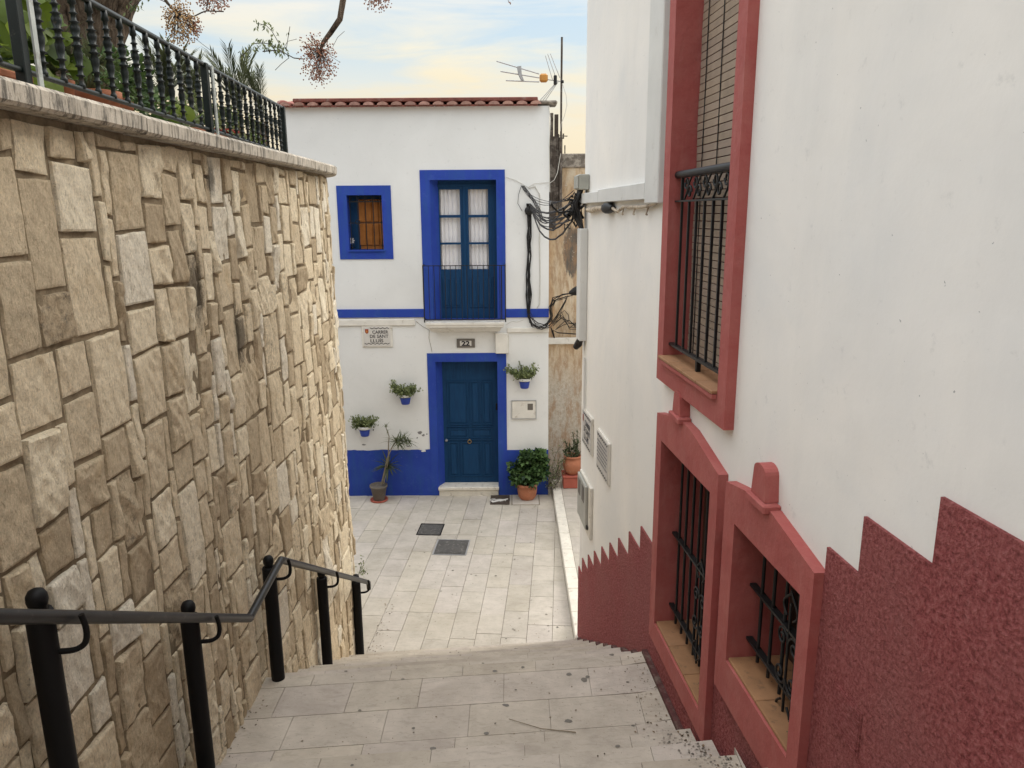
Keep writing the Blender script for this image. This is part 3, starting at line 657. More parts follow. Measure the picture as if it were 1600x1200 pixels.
for Y, px in posts:
    rz_, rxx = railz(Y); X = rxx-.078
    zt = (rz_+.055); zb = ground_z(Y, X)
    if px: d = ray(*px); zt = (d*(X/d.x)).z; zt = max(zt, rz_+.035)
    m = MB(); m.lathe([(.043, zb-.03), (.043, zt-.085), (.040, zt-.078), (.03, zt-.076)], (X, Y, 0), 20); po = m.build('post', M_black, hr)
    c = MB(); c.lathe([(.028, zt-.078), (.024, zt-.066), (.030, zt-.058), (.034, zt-.042), (.033, zt-.024), (.024, zt-.007), (.010, zt), (0, zt+.001)], (X, Y, 0), 16); c.build('cap', M_black, po)
    b = MB(); q = [Vector((X+.035, Y+.01, rz_-.135)), Vector((X+.085, Y+.02, rz_-.135)), Vector((X+.115, Y+.03, rz_-.12)), Vector((X+.125, Y+.035, rz_-.09)), Vector((X+.125, Y+.035, rz_-.05)), Vector((X+.118, Y+.032, rz_-.01))]
    qs = []
    for i_ in range(len(q)-1):
        p0_, p1_, p2_, p3_ = q[max(i_-1, 0)], q[i_], q[i_+1], q[min(i_+2, len(q)-1)]
        for f_ in (0, .25, .5, .75): qs.append(.5*((2*p1_)+(p2_-p0_)*f_+(2*p0_-5*p1_+4*p2_-p3_)*f_*f_+(-p0_+3*p1_-3*p2_+p3_)*f_**3))
    b.tube(qs+[q[-1]], .0105, 8); b.build('bracket', M_black, hr)

# ================================================================== blue and white house
HY = 12.05
house = thing('white_house', (-1.4, HY, GZ), 'white two storey house with cobalt blue door, window surrounds and dado', 'house')
HP = lambda a, d, z: Vector((a, HY+d, z))
X0h, X1h = -3.43, .60
ZR = 1.58
up_o = (-1.41, -.088, -1.69, .65); up_i = (-1.26, -.226, -1.69, .50)
wn_o = (-2.715, -1.868, -.708, .425); wn_i = (-2.562, -2.015, -.56, .28)
dr_o = (-1.388, -.091, GZ, -2.235); dr_i = (-1.256, -.239, GZ, -2.377)
m = MB(); wall_grid(m, X0h, X1h, GZ-.05, ZR, [up_i, wn_i, dr_i], HP)
m.quad((X1h, HY, GZ-.05), (X1h, HY+5, GZ-.05), (X1h, HY+5, ZR), (X1h, HY, ZR)); m.quad((X0h, HY, GZ-.05), (X0h, HY+5, GZ-.05), (X0h, HY+5, ZR), (X0h, HY, ZR)); m.quad((X0h, HY+5, GZ-.05), (X1h, HY+5, GZ-.05), (X1h, HY+5, ZR), (X0h, HY+5, ZR))
m.quad((X0h, HY, ZR), (X1h, HY, ZR), (X1h, HY+5, ZR), (X0h, HY+5, ZR))
hw = m.build('wall', M_white, house)
# dado (blue), hugging the wall with a ragged upper edge
m = MB()
rd = random.Random(2)
for x0, x1, zt in ((X0h, dr_o[0], -3.885), (dr_o[1], X1h+.004, -3.90)):
    nst = int((x1-x0)/.05); xs = [x0+(x1-x0)*i/nst for i in range(nst+1)]; pts = [(x0, GZ-.04)]+[(x1, GZ-.04)]+[(x, zt+rd.uniform(-.008, .008) if x0 < -2 else zt) for x in reversed(xs)]
    m = MB(); m.prism(pts, -.006, .0, HP); m.build('dado', M_blue, house)
m = MB(); m.ring(dr_o, dr_i, -.012, 0, HP, inner=.22); 
m.poly([HP(-1.256, .02, -2.377), HP(-1.165, .205, -2.377), HP(-1.165, .205, GZ+.14), HP(-1.256, .02, GZ+.14)])
m.build('door_surround', M_blue, house)
m = MB(); m.ring(up_o, up_i, -.012, 0, HP, inner=.22); m.poly([HP(-1.26, .01, .5), HP(-1.15, .19, .5), HP(-1.15, .19, -1.69), HP(-1.26, .01, -1.69)]); m.build('balcony_door_surround', M_blue, house)
m = MB(); m.ring(wn_o, wn_i, -.012, 0, HP, inner=.25); m.box(-2.575, -2.0, HY-.035, HY+.1, -.585, -.560); m.build('window_surround', M_blue, house)
m = MB(); m.box(X0h, up_o[0], HY-.022, HY, -1.640, -1.505, bev=.004); m.build('string_course', M_blue, house); m = MB(); m.box(up_o[1], X1h+.003, HY-.022, HY, -1.655, -1.515, bev=.004); m.build('string_course', M_blue, house)
m = MB(); m.box(X0h, -1.56, HY-.03, HY, -1.775, -1.665, bev=.01); m.build('ledge', M_trim, house); m = MB(); m.box(-.075, X1h+.004, HY-.035, HY, -1.90, -1.82, bev=.01)
m.box(-.06, -.045, HY-.03, HY, -2.25, -1.9); m.build('ledge', M_trim, house)
m = MB(); m.box(-.265, -.062, HY-.10, HY, -2.232, -1.895, bev=.01); m.build('corbel_block', M_trim, house)
# balcony slab with moulding
m = MB(); pr = [(-.25, -1.70), (-.25, -1.735), (-.235, -1.74), (-.235, -1.775), (-.205, -1.79), (-.17, -1.80), (-.12, -1.86), (-.06, -1.885), (0, -1.89), (0, -1.70)]
vs = []; ks = {}
for (d, z) in pr:
    i_ = (d+.25)
    vs.append((HP(-1.37+i_*.6, d, z), HP(-.115-i_*.6, d, z)))
npz = len(vs); m.mesh([v[0] for v in vs]+[v[1] for v in vs], [(i, (i+1) % npz, npz+(i+1) % npz, npz+i) for i in range(npz)]+[tuple(range(npz)), tuple(range(2*npz-1, npz-1, -1))]); m.build('balcony_slab', M_trim, house)
# balcony railing
m = MB(); zt, zb = -.80, -1.66; yb = HY-.20
for s_ in (-1.385, -.095):
    m.box(s_-.009, s_+.009, yb-.009, yb+.009, -1.70, zt); m.tube([(s_, yb, zt), (s_, HY, zt)], .009, 4); m.tube([(s_, yb, zb), (s_, HY, zb)], .008, 4)
m.box(-1.385, -.095, yb-.008, yb+.008, zt-.012, zt); m.box(-1.385, -.095, yb-.006, yb+.006, zb, zb+.012)
for i in range(1, 15):
    x = -1.385+1.29*i/15; m.tube([(x, yb, zb), (x, yb, zt-.006)], .0055, 6)
m.tube([(-.155, yb, zt), (-.155, yb, zb)], .009, 6); m.build('balcony_railing', M_grille, house)
# upper balcony door
bdr = MB(); d0, d1 = .19, .235
gl = [at(686, 296, HY+.2), at(719, 336, HY+.2), at(732, 340, HY+.2), at(764, 421, HY+.2)]
gx = [(gl[0].x, gl[1].x), (gl[2].x, gl[3].x)]; zr = [at(700, y, HY+.2).z for y in (296, 336, 340, 379, 382, 421)]
Z0, Z1 = -1.69, .5; XL, XR = -1.16, -.226
holes = [(a, b, zr[2*i+1], zr[2*i]) for a, b in gx for i in range(3)]
wall_grid(bdr, XL, XR, Z0, Z1, holes, HP, d0)
for h in holes: bdr.ring(h, (h[0]+.001, h[1]-.001, h[2]+.001, h[3]-.001), d0, d0, HP, inner=d1)
cx = (gx[0][1]+gx[1][0])/2
bdr.box(cx-.022, cx+.022, HY+d0-.018, HY+d0, Z0, Z1-.1, bev=.004)
bdr.box(XL, XR, HY+d0-.012, HY+d0, Z1-.10, Z1-.05, bev=.004)
for s0, s1 in ((XL+.01, cx-.03), (cx+.03, XR-.01)):
    bdr.box(s0+.03, s1-.05, HY+d0-.010, HY+d0, Z0+.18, zr[5]-.12, bev=.008)
    nb = 3
    for i in range(nb): xx = s0+.04+(s1-s0-.1)*(i+.5)/nb; bdr.box(xx-.035, xx+.035, HY+d0-.02, HY+d0-.010, Z0+.22, zr[5]-.16, bev=.006)
bo = bdr.build('balcony_door', M_door, house)
c = MB()
for a, b in gx:
    a -= .01; b += .01; nf = 44
    for i in range(nf):
        f0, f1 = i/nf, (i+1)/nf; ph = a*9
        dd = lambda f: d1+.035+.014*math.sin(f*34+ph)+.007*math.sin(f*71+ph*2)
        c.quad(HP(a+(b-a)*f0, dd(f0), zr[5]-.01), HP(a+(b-a)*f1, dd(f1), zr[5]-.01), HP(a+(b-a)*f1, dd(f1), zr[0]+.01), HP(a+(b-a)*f0, dd(f0), zr[0]+.01), sm=True)
c.build('curtain', M_curtain, bo)
def glassmat():
    m, t, b = newmat('clear_glass', .05, .5); tr_ = N(t, 'ShaderNodeBsdfTransparent'); gls = N(t, 'ShaderNodeBsdfGlossy'); gls.inputs['Roughness'].default_value = .04
    ms = N(t, 'ShaderNodeMixShader'); ms.inputs[0].default_value = .09; t.links.new(tr_.outputs[0], ms.inputs[1]); t.links.new(gls.outputs[0], ms.inputs[2]); t.links.new(ms.outputs[0], t.nodes['Material Output'].inputs[0]); return m
M_glass = glassmat()
for h in holes:
    q = MB(); q.quad(HP(h[0], d1, h[2]), HP(h[1], d1, h[2]), HP(h[1], d1, h[3]), HP(h[0], d1, h[3])); q.build('pane', M_glass, bo)
q = MB(); q.box(-1.3, -.2, HY+.34, HY+.36, -1.7, .55); q.build('room_backing', M_black, house)
# small window with grille and orange shutters
wo = MB(); wo.box(wn_i[0], -2.42, HY+.22, HY+.25, wn_i[2], wn_i[3]); wo.box(wn_i[0], wn_i[1], HY+.235, HY+.25, wn_i[3]-.06, wn_i[3]); wob = wo.build('window_frame', M_door, house)
s_ = MB(); sx0, sx1 = -2.43, wn_i[1]+.02; n4 = 4
for i in range(n4):
    xa = sx0+(sx1-sx0)*i/n4; xb = sx0+(sx1-sx0)*(i+1)/n4-.012
    for za, zb_ in ((-.50, -.16), (-.13, .22)): s_.box(xa, xb, HY+.215, HY+.235, za, zb_, bev=.008)
s_.box(sx0-.02, sx1, HY+.236, HY+.25, -.56, .28); s_.build('shutter', M_orangewood, house)
g_ = MB(); yy = HY+.06
for i in range(5):
    x = wn_i[0]+.03+(wn_i[1]-wn_i[0]-.06)*i/4; g_.tube([(x, yy, wn_i[2]), (x, yy, wn_i[3])], .008, 6)
for z in (-.145, .18): g_.box(wn_i[0], wn_i[1], yy-.006, yy+.006, z-.007, z+.007)
for i in range(4):
    xc = wn_i[0]+.095+(wn_i[1]-wn_i[0]-.06)*i/4
    g_.tube([(xc+.045*math.cos(t*.5), yy, .225+.04*math.sin(t*.5)) for t in range(13)], .005, 5)
g_.tube([(-2.42+.035*math.cos(t*.5), yy-.005, -.13+.035*math.sin(t*.5)) for t in range(13)], .006, 5); g_.build('grille', M_grille, house)
# small pale ornament on the sill
o_ = thing('window_ornament', (at(550, 386, HY+.12).x, HY+.12, wn_i[2]+.02), 'small pale flower ornament in a dark holder in the corner of the little window', 'ornament')
ox = WM[o_.name].translation
q = MB()
for i in range(9):
    t = i*.7; q.leaf(ox+Vector((0, 0, .12)), Vector((math.cos(t)*.8, -.3, math.sin(t))), Vector((0, -1, 0)), .06, .03)
q.ball(ox+Vector((0, -.01, .12)), .015); q.build('flower', M_chalk, o_)
q = MB(); q.lathe([(.03, 0), (.035, .01), (.01, .02), (.008, .09)], ox, 8); q.tube([ox+Vector((-.05, 0, .01)), ox+Vector((-.06, 0, .18)), ox+Vector((-.03, 0, .24))], .005, 5); q.tube([ox+Vector((.04, 0, .01)), ox+Vector((.03, 0, .2))], .004, 5); q.build('holder', M_grille, o_)
# front door
fd = MB(); d0 = .20; XL, XR, Z0, Z1 = -1.175, -.239, GZ+.155, -2.375
fd.box(XL, XR, HY+d0, HY+d0+.04, Z0, Z1)
dz = lambda y: at(730, y, HY+d0).z
dx = lambda x: at(x, 660, HY+d0).x
def panel(mb, xa, xb, za, zb):
    P_ = lambda a, d, z: Vector((a, HY+d0+d, z)); o = (xa, xb, za, zb); i = (xa+.018, xb-.018, za+.018, zb-.018); j = (xa+.04, xb-.04, za+.04, zb-.04)
    mb.ring(o, i, -.016, 0, P_)
    if xb-xa > .1: mb.box(j[0], j[1], HY+d0-.010, HY+d0, j[2], j[3], bev=.008)
kx = lambda v: dx(670+v/5.215); kz = lambda v: dz(550+v/5.215)
for xa, xb, ya, yb_ in ((155, 325, 235, 590), (340, 425, 235, 590), (438, 515, 235, 590), (155, 320, 620, 700), (345, 515, 620, 700), (155, 240, 730, 1010), (255, 425, 730, 1010), (438, 515, 730, 1010)):
    panel(fd, kx(xa), kx(xb), kz(yb_), kz(ya))
for y in (605, 712): fd.box(kx(140), kx(520), HY+d0-.02, HY+d0, kz(y+4), kz(y-4), bev=.004)
fdo = fd.build('front_door', M_door, house)
q = MB(); P0 = Vector((kx(330), HY+d0-.02, kz(722))); q.tube([P0+Vector((.03*math.cos(t*.6), -.01, -.01+.03*math.sin(t*.6))) for t in range(12)], .007, 6); q.ball(P0+Vector((0, -.01, .025)), .018)
q.build('knocker', simple('old_brass', (.35, .24, .10), .4, .2, 9, metal=.7), fdo)
q = MB(); P0 = Vector((kx(140), HY+d0-.02, kz(717))); q.tube([P0+Vector((0, .02, 0)), P0, P0+Vector((0, -.012, 0))], [.022, .024, .015], 12); q.build('lock', M_alu, fdo)
q = MB(); q.box(-.275, -.243, HY+.03, HY+.07, -3.22, -3.10, bev=.01); q.build('doorbell', M_black, house)
q = MB(); q.box(-1.262, -.232, HY-.055, HY+.22, GZ+.10, GZ+.155, bev=.008); q.box(-1.25, -.245, HY-.035, HY+.22, GZ-.02, GZ+.096, bev=.004); q.build('doorstep', M_marble, house)
# roof tiles
rf = MB(); en = MB(); nt_ = 19
for i in range(nt_):
    xc = X0h+.03+(.42-X0h-.06)*i/(nt_-1); k = jit(.28); zj = .006*i/(nt_-1)*6
    for (xo, zo, rr, flip) in ((0, .0, .085, 1), (.112, .0, .075, -1)):
        if flip < 0 and i == nt_-1: continue
        if flip > 0: en.poly([Vector((xc+xo+(rr-.004)*math.cos(math.pi*t/8), ya_e, ZR+.012+(rr-.004)*math.sin(math.pi*t/8)*.62)) for t in range(9) for ya_e in (HY-.112,)], jit(.2))
        for (ya, yb_, dzz) in ((HY-.10, HY+.33, 0), (HY+.25, HY+.8, .06)):
            vs = []; kk = jit(.25)
            for t in range(9):
                an = math.pi*t/8
                for r_ in (rr, rr-.014):
                    for Y in (ya, yb_):
                        zz = ZR+.012+dzz+(Y-ya)*.17+flip*r_*math.sin(an)*.62+(0 if flip > 0 else .02); vs.append(Vector((xc+xo+r_*math.cos(an), Y, zz)))
            fs = []
            for t in range(8):
                b_ = t*4; e_ = b_+4
                fs += [(b_, e_, e_+1, b_+1), (b_+2, b_+3, e_+3, e_+2), (b_, b_+2, e_+2, e_), (b_+1, e_+1, e_+3, b_+3)]
            fs += [(0, 1, 3, 2), (32, 34, 35, 33)]
            rf.mesh(vs, fs, kk, True)
rfo = rf.build('roof_tiles', M_rooft, house); en.build('tile_end_mortar', simple('pinkish_tile_mortar', (.33, .19, .155), .9, .3, 20, attr=True), house)
q = MB(); q.box(X0h+.15, .42, HY-.085, HY+.5, ZR+.062, ZR+.118, (.8, .75, .75), bev=.01); q.box(X0h, .42, HY-.09, HY+.4, ZR+.001, ZR+.014); q.build('roof_ridge', M_rooft, house)
q = MB(); q.lathe([(.03, 0), (.075, .01), (.09, .04), (.075, .075), (.03, .09)], (X0h-.02, HY-.02, ZR+.01), 12, (1.25, 1.3, 1.35)); q.build('corner_tile', M_rooft, house)
q = MB(); q.box(.43, .72, HY-.04, HY+.35, ZR+.02, ZR+.075, bev=.02); q.build('eave_slab', M_conc, house)
# chips of fallen paint near the dado
q = MB(); rd = random.Random(11)
def blotch(mb, cx_, cz_, w_, h_, P, d, n=11):
    pts = []
    for i in range(n):
        t = 2*math.pi*i/n; f = rd.uniform(.55, 1.1); pts.append(P(cx_+w_*f*math.cos(t), d, cz_+h_*f*math.sin(t)))
    mb.poly(pts)
for px, py, w_, h_ in ((656, 676, .05, .03), (662, 680, .03, .025), (667, 678, .015, .015), (569, 695, .04, .015), (638, 697, .05, .012), (652, 684, .02, .015)):
    p = at(px, py, HY); blotch(q, p.x, p.z, w_, h_, HP, -.003)
q.build('chipped_patch', simple('exposed_grey_render', (.22, .21, .21), .95, .3, 20), house)
q = MB()
for i in range(26):
    x = -2.75+1.35*i/25; 
    if rd.random() < .7: blotch(q, x, -3.868+rd.uniform(-.004, .008), rd.uniform(.02, .05), rd.uniform(.006, .012), HP, -.008)
blotch(q, -1.50, -3.905, .05, .018, HP, -.010); q.build('dado_edge_plaster', M_rim, house)
# crack beside the slab
q = MB(); q.tube([at(x, y, HY-.003) for x, y in ((650, 502), (660, 510), (671, 516), (670, 528), (673, 540), (675, 550))], .0035, 4); q.build('wall_crack', M_joint, house)

# signs and boxes on the house
def street_sign(P, Wd, Hd, name, label, thick):
    pass
sg = thing('street_sign', (-2.185, HY-.02, -2.11), 'square white tiled street sign reading CARRER DE SANT LLUIS left of the house balcony', 'street sign')
x0, x1, z0, z1 = -2.405, -1.965, -2.105, -1.790
def SP(d): return lambda x, y: Vector((x0+x, HY+d, z0+y))
m = MB(); m.box(x0-.03, x1+.03, HY-.02, HY-.001, z0-.02, z1+.02, bev=.006); m.build('backing', M_trim, sg)
m = MB(); m.box(x0, x1, HY-.026, HY-.019, z0, z1, bev=.003); m.build('tile_panel', M_tile, sg)
Wd, Hd = x1-x0, z1-z0; d = -.028
for txt, tx, ty, wid in (('CARRER', .145, .205, .26), ('DE SANT', .10, .135, .305), ('LLUÍS', .105, .062, .215)):
    mb_, w0 = text_mb(txt, .075, SP(d), .0012)
    for v in mb_.v: v.x = x0+tx+(v.x-x0)*wid/w0; v.z += ty
    mb_.build('lettering', M_ink, sg)
m = MB()
for (xa, xb, zz) in ((.11, .42, .283), (.015, .42, .03)):
    nz_ = int((xb-xa)/.032)
    for i in range(nz_):
        a = xa+(xb-xa)*i/nz_; b = xa+(xb-xa)*(i+1)/nz_; za, zb_ = (zz, zz+.018) if i % 2 else (zz+.018, zz)
        m.poly([Vector((x0+a, HY+d, z0+za-.005)), Vector((x0+b, HY+d, z0+zb_-.005)), Vector((x0+b, HY+d, z0+zb_+.006)), Vector((x0+a, HY+d, z0+za+.006))])
    m.build('zigzag_border', M_ink, sg); m = MB()
m = MB(); m.poly([Vector((x0+a, HY+d, z0+b)) for a, b in ((.03, .28), (.085, .28), (.085, .225), (.0575, .20), (.03, .225))]); cr_ = m.build('crest', M_inkred, sg)
m = MB(); m.poly([Vector((x0+a, HY+d-.002, z0+b)) for a, b in ((.045, .245), (.0575, .262), (.07, .245), (.064, .222), (.051, .222))]); m.build('crest_charge', M_orange, cr_)
npz = thing('number_plate', (-.746, HY-.02, -2.145), 'small taupe house number plate reading 22 above the blue front door', 'number plate')
m = MB(); m.box(-.895, -.60, HY-.022, HY-.001, -2.143, -1.997, bev=.004); m.build('plate', M_plate, npz)
m = MB(); m.box(-.843, -.655, HY-.028, HY-.021, -2.113, -2.027, bev=.003); m.build('tile', M_tile, npz)
mb_, w0 = text_mb('22', .105, lambda x, y: Vector((x, HY-.03, y)), .004)
for v in mb_.v: v.x = -.817+v.x*.135/w0; v.z += -2.106
mb_.build('digits', M_ink, npz)
mt = thing('meter_box', (.195, HY-.03, -3.354), 'white meter box with a small dark window on the wall right of the blue door', 'meter box')
m = MB(); m.ring((-.012, .402, -3.352, -3.035), (.0, .39, -3.34, -3.047), -.03, 0, HP); m.build('frame', M_alu, mt)
m = MB(); m.box(.0, .39, HY-.024, HY-.002, -3.34, -3.047); m.tube([(.025, HY-.026, -3.2), (.025, HY-.034, -3.2)], .012, 8); m.build('door', M_trim, mt)
m = MB(); m.box(.255, .345, HY-.030, HY-.022, -3.20, -3.09, bev=.006); m.build('window', M_plate, mt)

# ------------------------------------------------------------------ plants
def bush(mb, c, r, n, Ln, Wd, seed, up_=.3, hollow=.35, cut=-9, tone=(0, 1)):
    rr = random.Random(seed); c = Vector(c)
    for _ in range(n):
        v = Vector((rr.gauss(0, 1), rr.gauss(0, 1), rr.gauss(0, 1))).normalized(); q = rr.uniform(hollow, 1)**.6
        p = c+Vector((v.x*r[0]*q, v.y*r[1]*q, v.z*r[2]*q)); nf = noise.noise(p*9)
        p += v*nf*.25*min(r)
        if p.z < cut: continue
        d = (v+Vector((rr.gauss(0, .5), rr.gauss(0, .5), rr.gauss(0, .4)+up_))).normalized()
        k = min(1, max(0, tone[0]+(tone[1]-tone[0])*(.5+.9*nf+rr.uniform(-.35, .35)))); s = rr.uniform(.6, 1.15)
        mb.leaf(p, d, v+Vector((0, 0, .6)), Ln*s, Wd*s, (k, k, k))
def potprof(r0_, r1_, h, rim=.012, rh=.03): return [(r0_, 0), (r1_, h-rh), (r1_+rim, h-rh), (r1_+rim, h), (r1_-.004, h), (r1_-.01, h-.02), (0, h-.02)]
def hanging(px, py, lab, seed, spread=1.0, shift=0, lean=0):
    p = at(px, py, HY-.11); base = Vector((p.x, HY-.115, p.z-.10))
    o = thing('hanging_planter', base, lab, 'wall planter', 'blue wall planters around the door')
    m = MB(); m.lathe([(.062, 0), (.068, .006), (.092, .125), (.084, .125), (0, .12)], base, 20); m.build('pot', M_potblue, o)
    m = MB(); m.lathe([(.092, .125), (.108, .128), (.115, .172), (.105, .174), (.098, .15), (.092, .135)], base, 20); m.build('rim', M_rim, o)
    m = MB(); m.lathe([(.0, .158), (.098, .156)], base, 14); m.build('soil', M_soil, o)
    m = MB(); rr = random.Random(seed)
    for i in range(46):
        an = rr.uniform(0, 6.28); ln = rr.uniform(.11, .28)*spread; e_ = rr.uniform(.15, 1.2)
        tip = base+Vector((shift+math.cos(an)*ln*1.05, math.sin(an)*ln*.62-.01, .17+ln*e_*.7+rr.uniform(-.03, .03)))
        if tip.y > HY-.02: tip.y = HY-.03
        st0 = base+Vector((math.cos(an)*.04, math.sin(an)*.03, .15)); mid = (st0+tip)/2+Vector((0, 0, .02))
        m.tube([st0, mid, tip], .004, 4, (.1, .1, .1), cap=False)
        for j in range(26):
            f = rr.uniform(.25, 1.05); q = st0+(tip-st0)*f+Vector((rr.gauss(0, .018), rr.gauss(0, .018), rr.gauss(0, .018)))
            if q.y > HY-.01: q.y = HY-.015
            k = min(1, max(0, rr.uniform(.1, .9)+(f-.7)*.5)); m.leaf(q, rv_(rr)+Vector((0, 0, .5)), rv_(rr), rr.uniform(.032, .05), rr.uniform(.022, .034), (k, k, k))
    m.build('plant', M_leafs, o)
def rv_(rr): return Vector((rr.gauss(0, 1), rr.gauss(0, 1), rr.gauss(0, 1))).normalized()
hanging(633.5, 622, 'blue wall pot of succulents just left of the front door, the middle one in height', 21, .95)
hanging(570, 672, 'lowest and leftmost blue wall pot of succulents, beside the stone wall corner', 22, .85)
hanging(819.5, 597, 'blue wall pot with a tall loose plant, above the meter box right of the door', 23, 1.05, -.04)

# dracaena in a grey pot
b_ = onz(593, 781, GZ); b_ = Vector((b_.x, b_.y-.02, GZ))
dr = thing('potted_dracaena', b_, 'thin leaning dracaena in a grey pot on a terracotta saucer by the blue dado', 'potted plant')
m = MB(); m.lathe([(.10, 0), (.145, .005), (.15, .03), (.135, .03), (.12, .015), (0, .015)], b_, 20); m.build('saucer', M_terrared, dr)
m = MB(); m.lathe([(.092, .017), (.135, .24), (.148, .24), (.15, .275), (.138, .275), (.125, .25), (0, .25)], b_, 22); m.build('pot', M_greypot, dr)
def pp(x, y, dy=0): v = at(x, y, b_.y+dy); return v
trunk = [[(596, 757), (601, 735), (605, 716), (612, 700), (619, 690)], [(599, 756), (604, 735), (607, 714), (607, 695), (608, 682), (603, 668)], [(596, 757), (600, 742), (603, 729)]]
m = MB()
for i, t in enumerate(trunk): m.tube([pp(x, y, .02*i) for x, y in t], [.013, .011, .010, .009, .008, .006][:len(t)], 7)
m.build('stem', M_stem, dr)
m = MB(); rr = random.Random(5)
def rosette(mb, c, n, ln, up_, dirb=Vector((0, 0, 0)), wd=.022, tone=(.3, .9)):
    for i in range(n):
        v = rv_(rr); v.z = v.z*.6+up_; v = (v+dirb).normalized(); l = ln*rr.uniform(.6, 1.1); k = rr.uniform(*tone)
        prev = c; dcur = v.copy()
        for s in range(3):
            nx = prev+dcur*l/3; w0 = wd*(1-.25*s); x = dcur.cross(Vector((0, 0, 1)));
            if x.length < 1e-4: x = Vector((1, 0, 0))
            x.normalize(); w1 = wd*(1-.25*(s+1)) if s < 2 else .002
            mb.quad(prev-x*w0/2, prev+x*w0/2, nx+x*w1/2, nx-x*w1/2, (k, k, k)); prev = nx; dcur = (dcur+Vector((0, 0, -.22))).normalized()
for (x, y), n_, ln in (((619, 690), 26, .17), ((626, 688), 22, .17), ((634, 690), 20, .14), ((640, 692), 14, .10), ((624, 694), 14, .12)): rosette(m, pp(x, y), n_, ln*1.6, .3, wd=.026)
rosette(m, pp(603, 668), 12, .12, .7, wd=.014); rosette(m, pp(605, 672), 8, .10, -.1, wd=.012)
rosette(m, pp(606, 728, .05), 34, .30, .1, wd=.042, tone=(0, .35)); m.build('leaves', M_palm, dr)

# bushy plant in a terracotta pot right of the door
b_ = onz(824, 783, GZ); b_ = Vector((b_.x, 11.86, GZ))
sl = MB(); p0, p1 = onz(799, 789, GZ), onz(845, 775, GZ)
sl.box(p0.x+.02, .43, 11.60, 12.02, GZ-.01, GZ+.008, (1.05, 1.05, 1.05), bev=.003); tag(sl.build('paving_slab', M_pave), kind='structure')
sl = MB(); sl.box(p0.x, .45, 11.58, 12.035, GZ-.01, GZ+.0035); tag(sl.build('slab_joint', M_joint), kind='structure')
gp_ = thing('potted_geranium_bush', b_+Vector((0, 0, .008)), 'big dark green bushy plant in a round terracotta pot right of the front door', 'potted plant')
m = MB(); m.lathe([(.115, .009), (.15, .06), (.165, .16), (.168, .24), (.18, .245), (.182, .29), (.168, .29), (.155, .26), (0, .26)], b_, 26); m.build('pot', M_terra, gp_)
m = MB()
for q_, (ox_, oy_, oz_, rx_, ry_, rz_q, n_) in enumerate(((-.02, 0, .48, .20, .19, .17, 420), (.13, .02, .60, .18, .16, .17, 380), (-.15, -.03, .40, .14, .14, .12, 220), (.02, .0, .72, .15, .14, .10, 190), (.20, .03, .76, .10, .10, .09, 100), (.24, .0, .50, .12, .13, .13, 190), (-.20, 0, .55, .09, .1, .09, 90), (.28, .02, .68, .07, .08, .08, 50), (.05, -.08, .36, .16, .12, .10, 160))):
    bush(m, b_+Vector((ox_, oy_, oz_)), (rx_, ry_, rz_q), n_, .085, .065, 31+q_, .15, .3, tone=(-.1, 1.05))
m.build('foliage', M_leafd, gp_)
m = MB(); rr = random.Random(8)
for i in range(14):
    a = rr.uniform(0, 6.28); m.tube([b_+Vector((.05*math.cos(a), .05*math.sin(a), .25)), b_+Vector((.15*math.cos(a), .12*math.sin(a), .5))], .006, 5)
m.build('stems', M_stem, gp_)

# mat with a pale splash left of it
q0, q1 = onz(766, 787, GZ), onz(799, 774, GZ)
mt_ = thing('doormat', ((q0.x+q1.x)/2, 11.8, GZ), 'small dark brown mat with a white squiggle on the paving right of the doorstep', 'doormat')
m = MB(); m.box(q0.x, q1.x-.03, 11.60, 12.0, GZ+.002, GZ+.014, bev=.003); m.build('mat', M_mat, mt_)
m = MB(); cxm = (q0.x+q1.x)/2-.03
for k_ in range(3):
    m.tube([(cxm+(.10+.02*k_)*math.cos(t*.45+k_)*(1.1), 11.73+.055*math.sin(t*.62+k_*.8)+.02*k_, GZ+.015) for t in range(16)], .008, 4)
m.build('squiggle', M_chalk, mt_)

# ================================================================== alley behind: stained wall, pipe, lintel, pots
OY = 12.62
ow = thing('weathered_wall', (1.6, OY, GZ), 'stained ochre wall with a dark concrete top closing the alley', 'wall')
m = MB(); m.box(.55, 3.6, OY, OY+.3, GZ-.05, .70); m.build('wall', M_old, ow)
m = MB(); m.box(.82, 3.6, OY-.03, OY+.33, .70, .92, bev=.015); m.build('parapet', M_conc, ow)
m = MB(); m.box(.60, 2.4, OY-.06, OY, -2.19, -2.08, bev=.01); m.build('ledge', M_trim, ow)
bm_ = thing('tarred_timber_post', (.73, 12.4, 0), 'black stained rough timber post against the house corner beneath the aerial', 'post')
m = MB(); rr = random.Random(4)
for i in range(4):
    xa = .625+i*.05; m.box(xa, xa+.052, 12.42+rr.uniform(-.015, .015), 12.56, rr.uniform(-.1, .35)-.2, 1.18+rr.uniform(-.05, .05), bev=.006)
m.box(.63, .68, 12.40, 12.5, .9, 1.52, bev=.006); m.box(.70, .76, 12.42, 12.5, 1.0, 1.5); m.build('timber', M_tar, bm_)
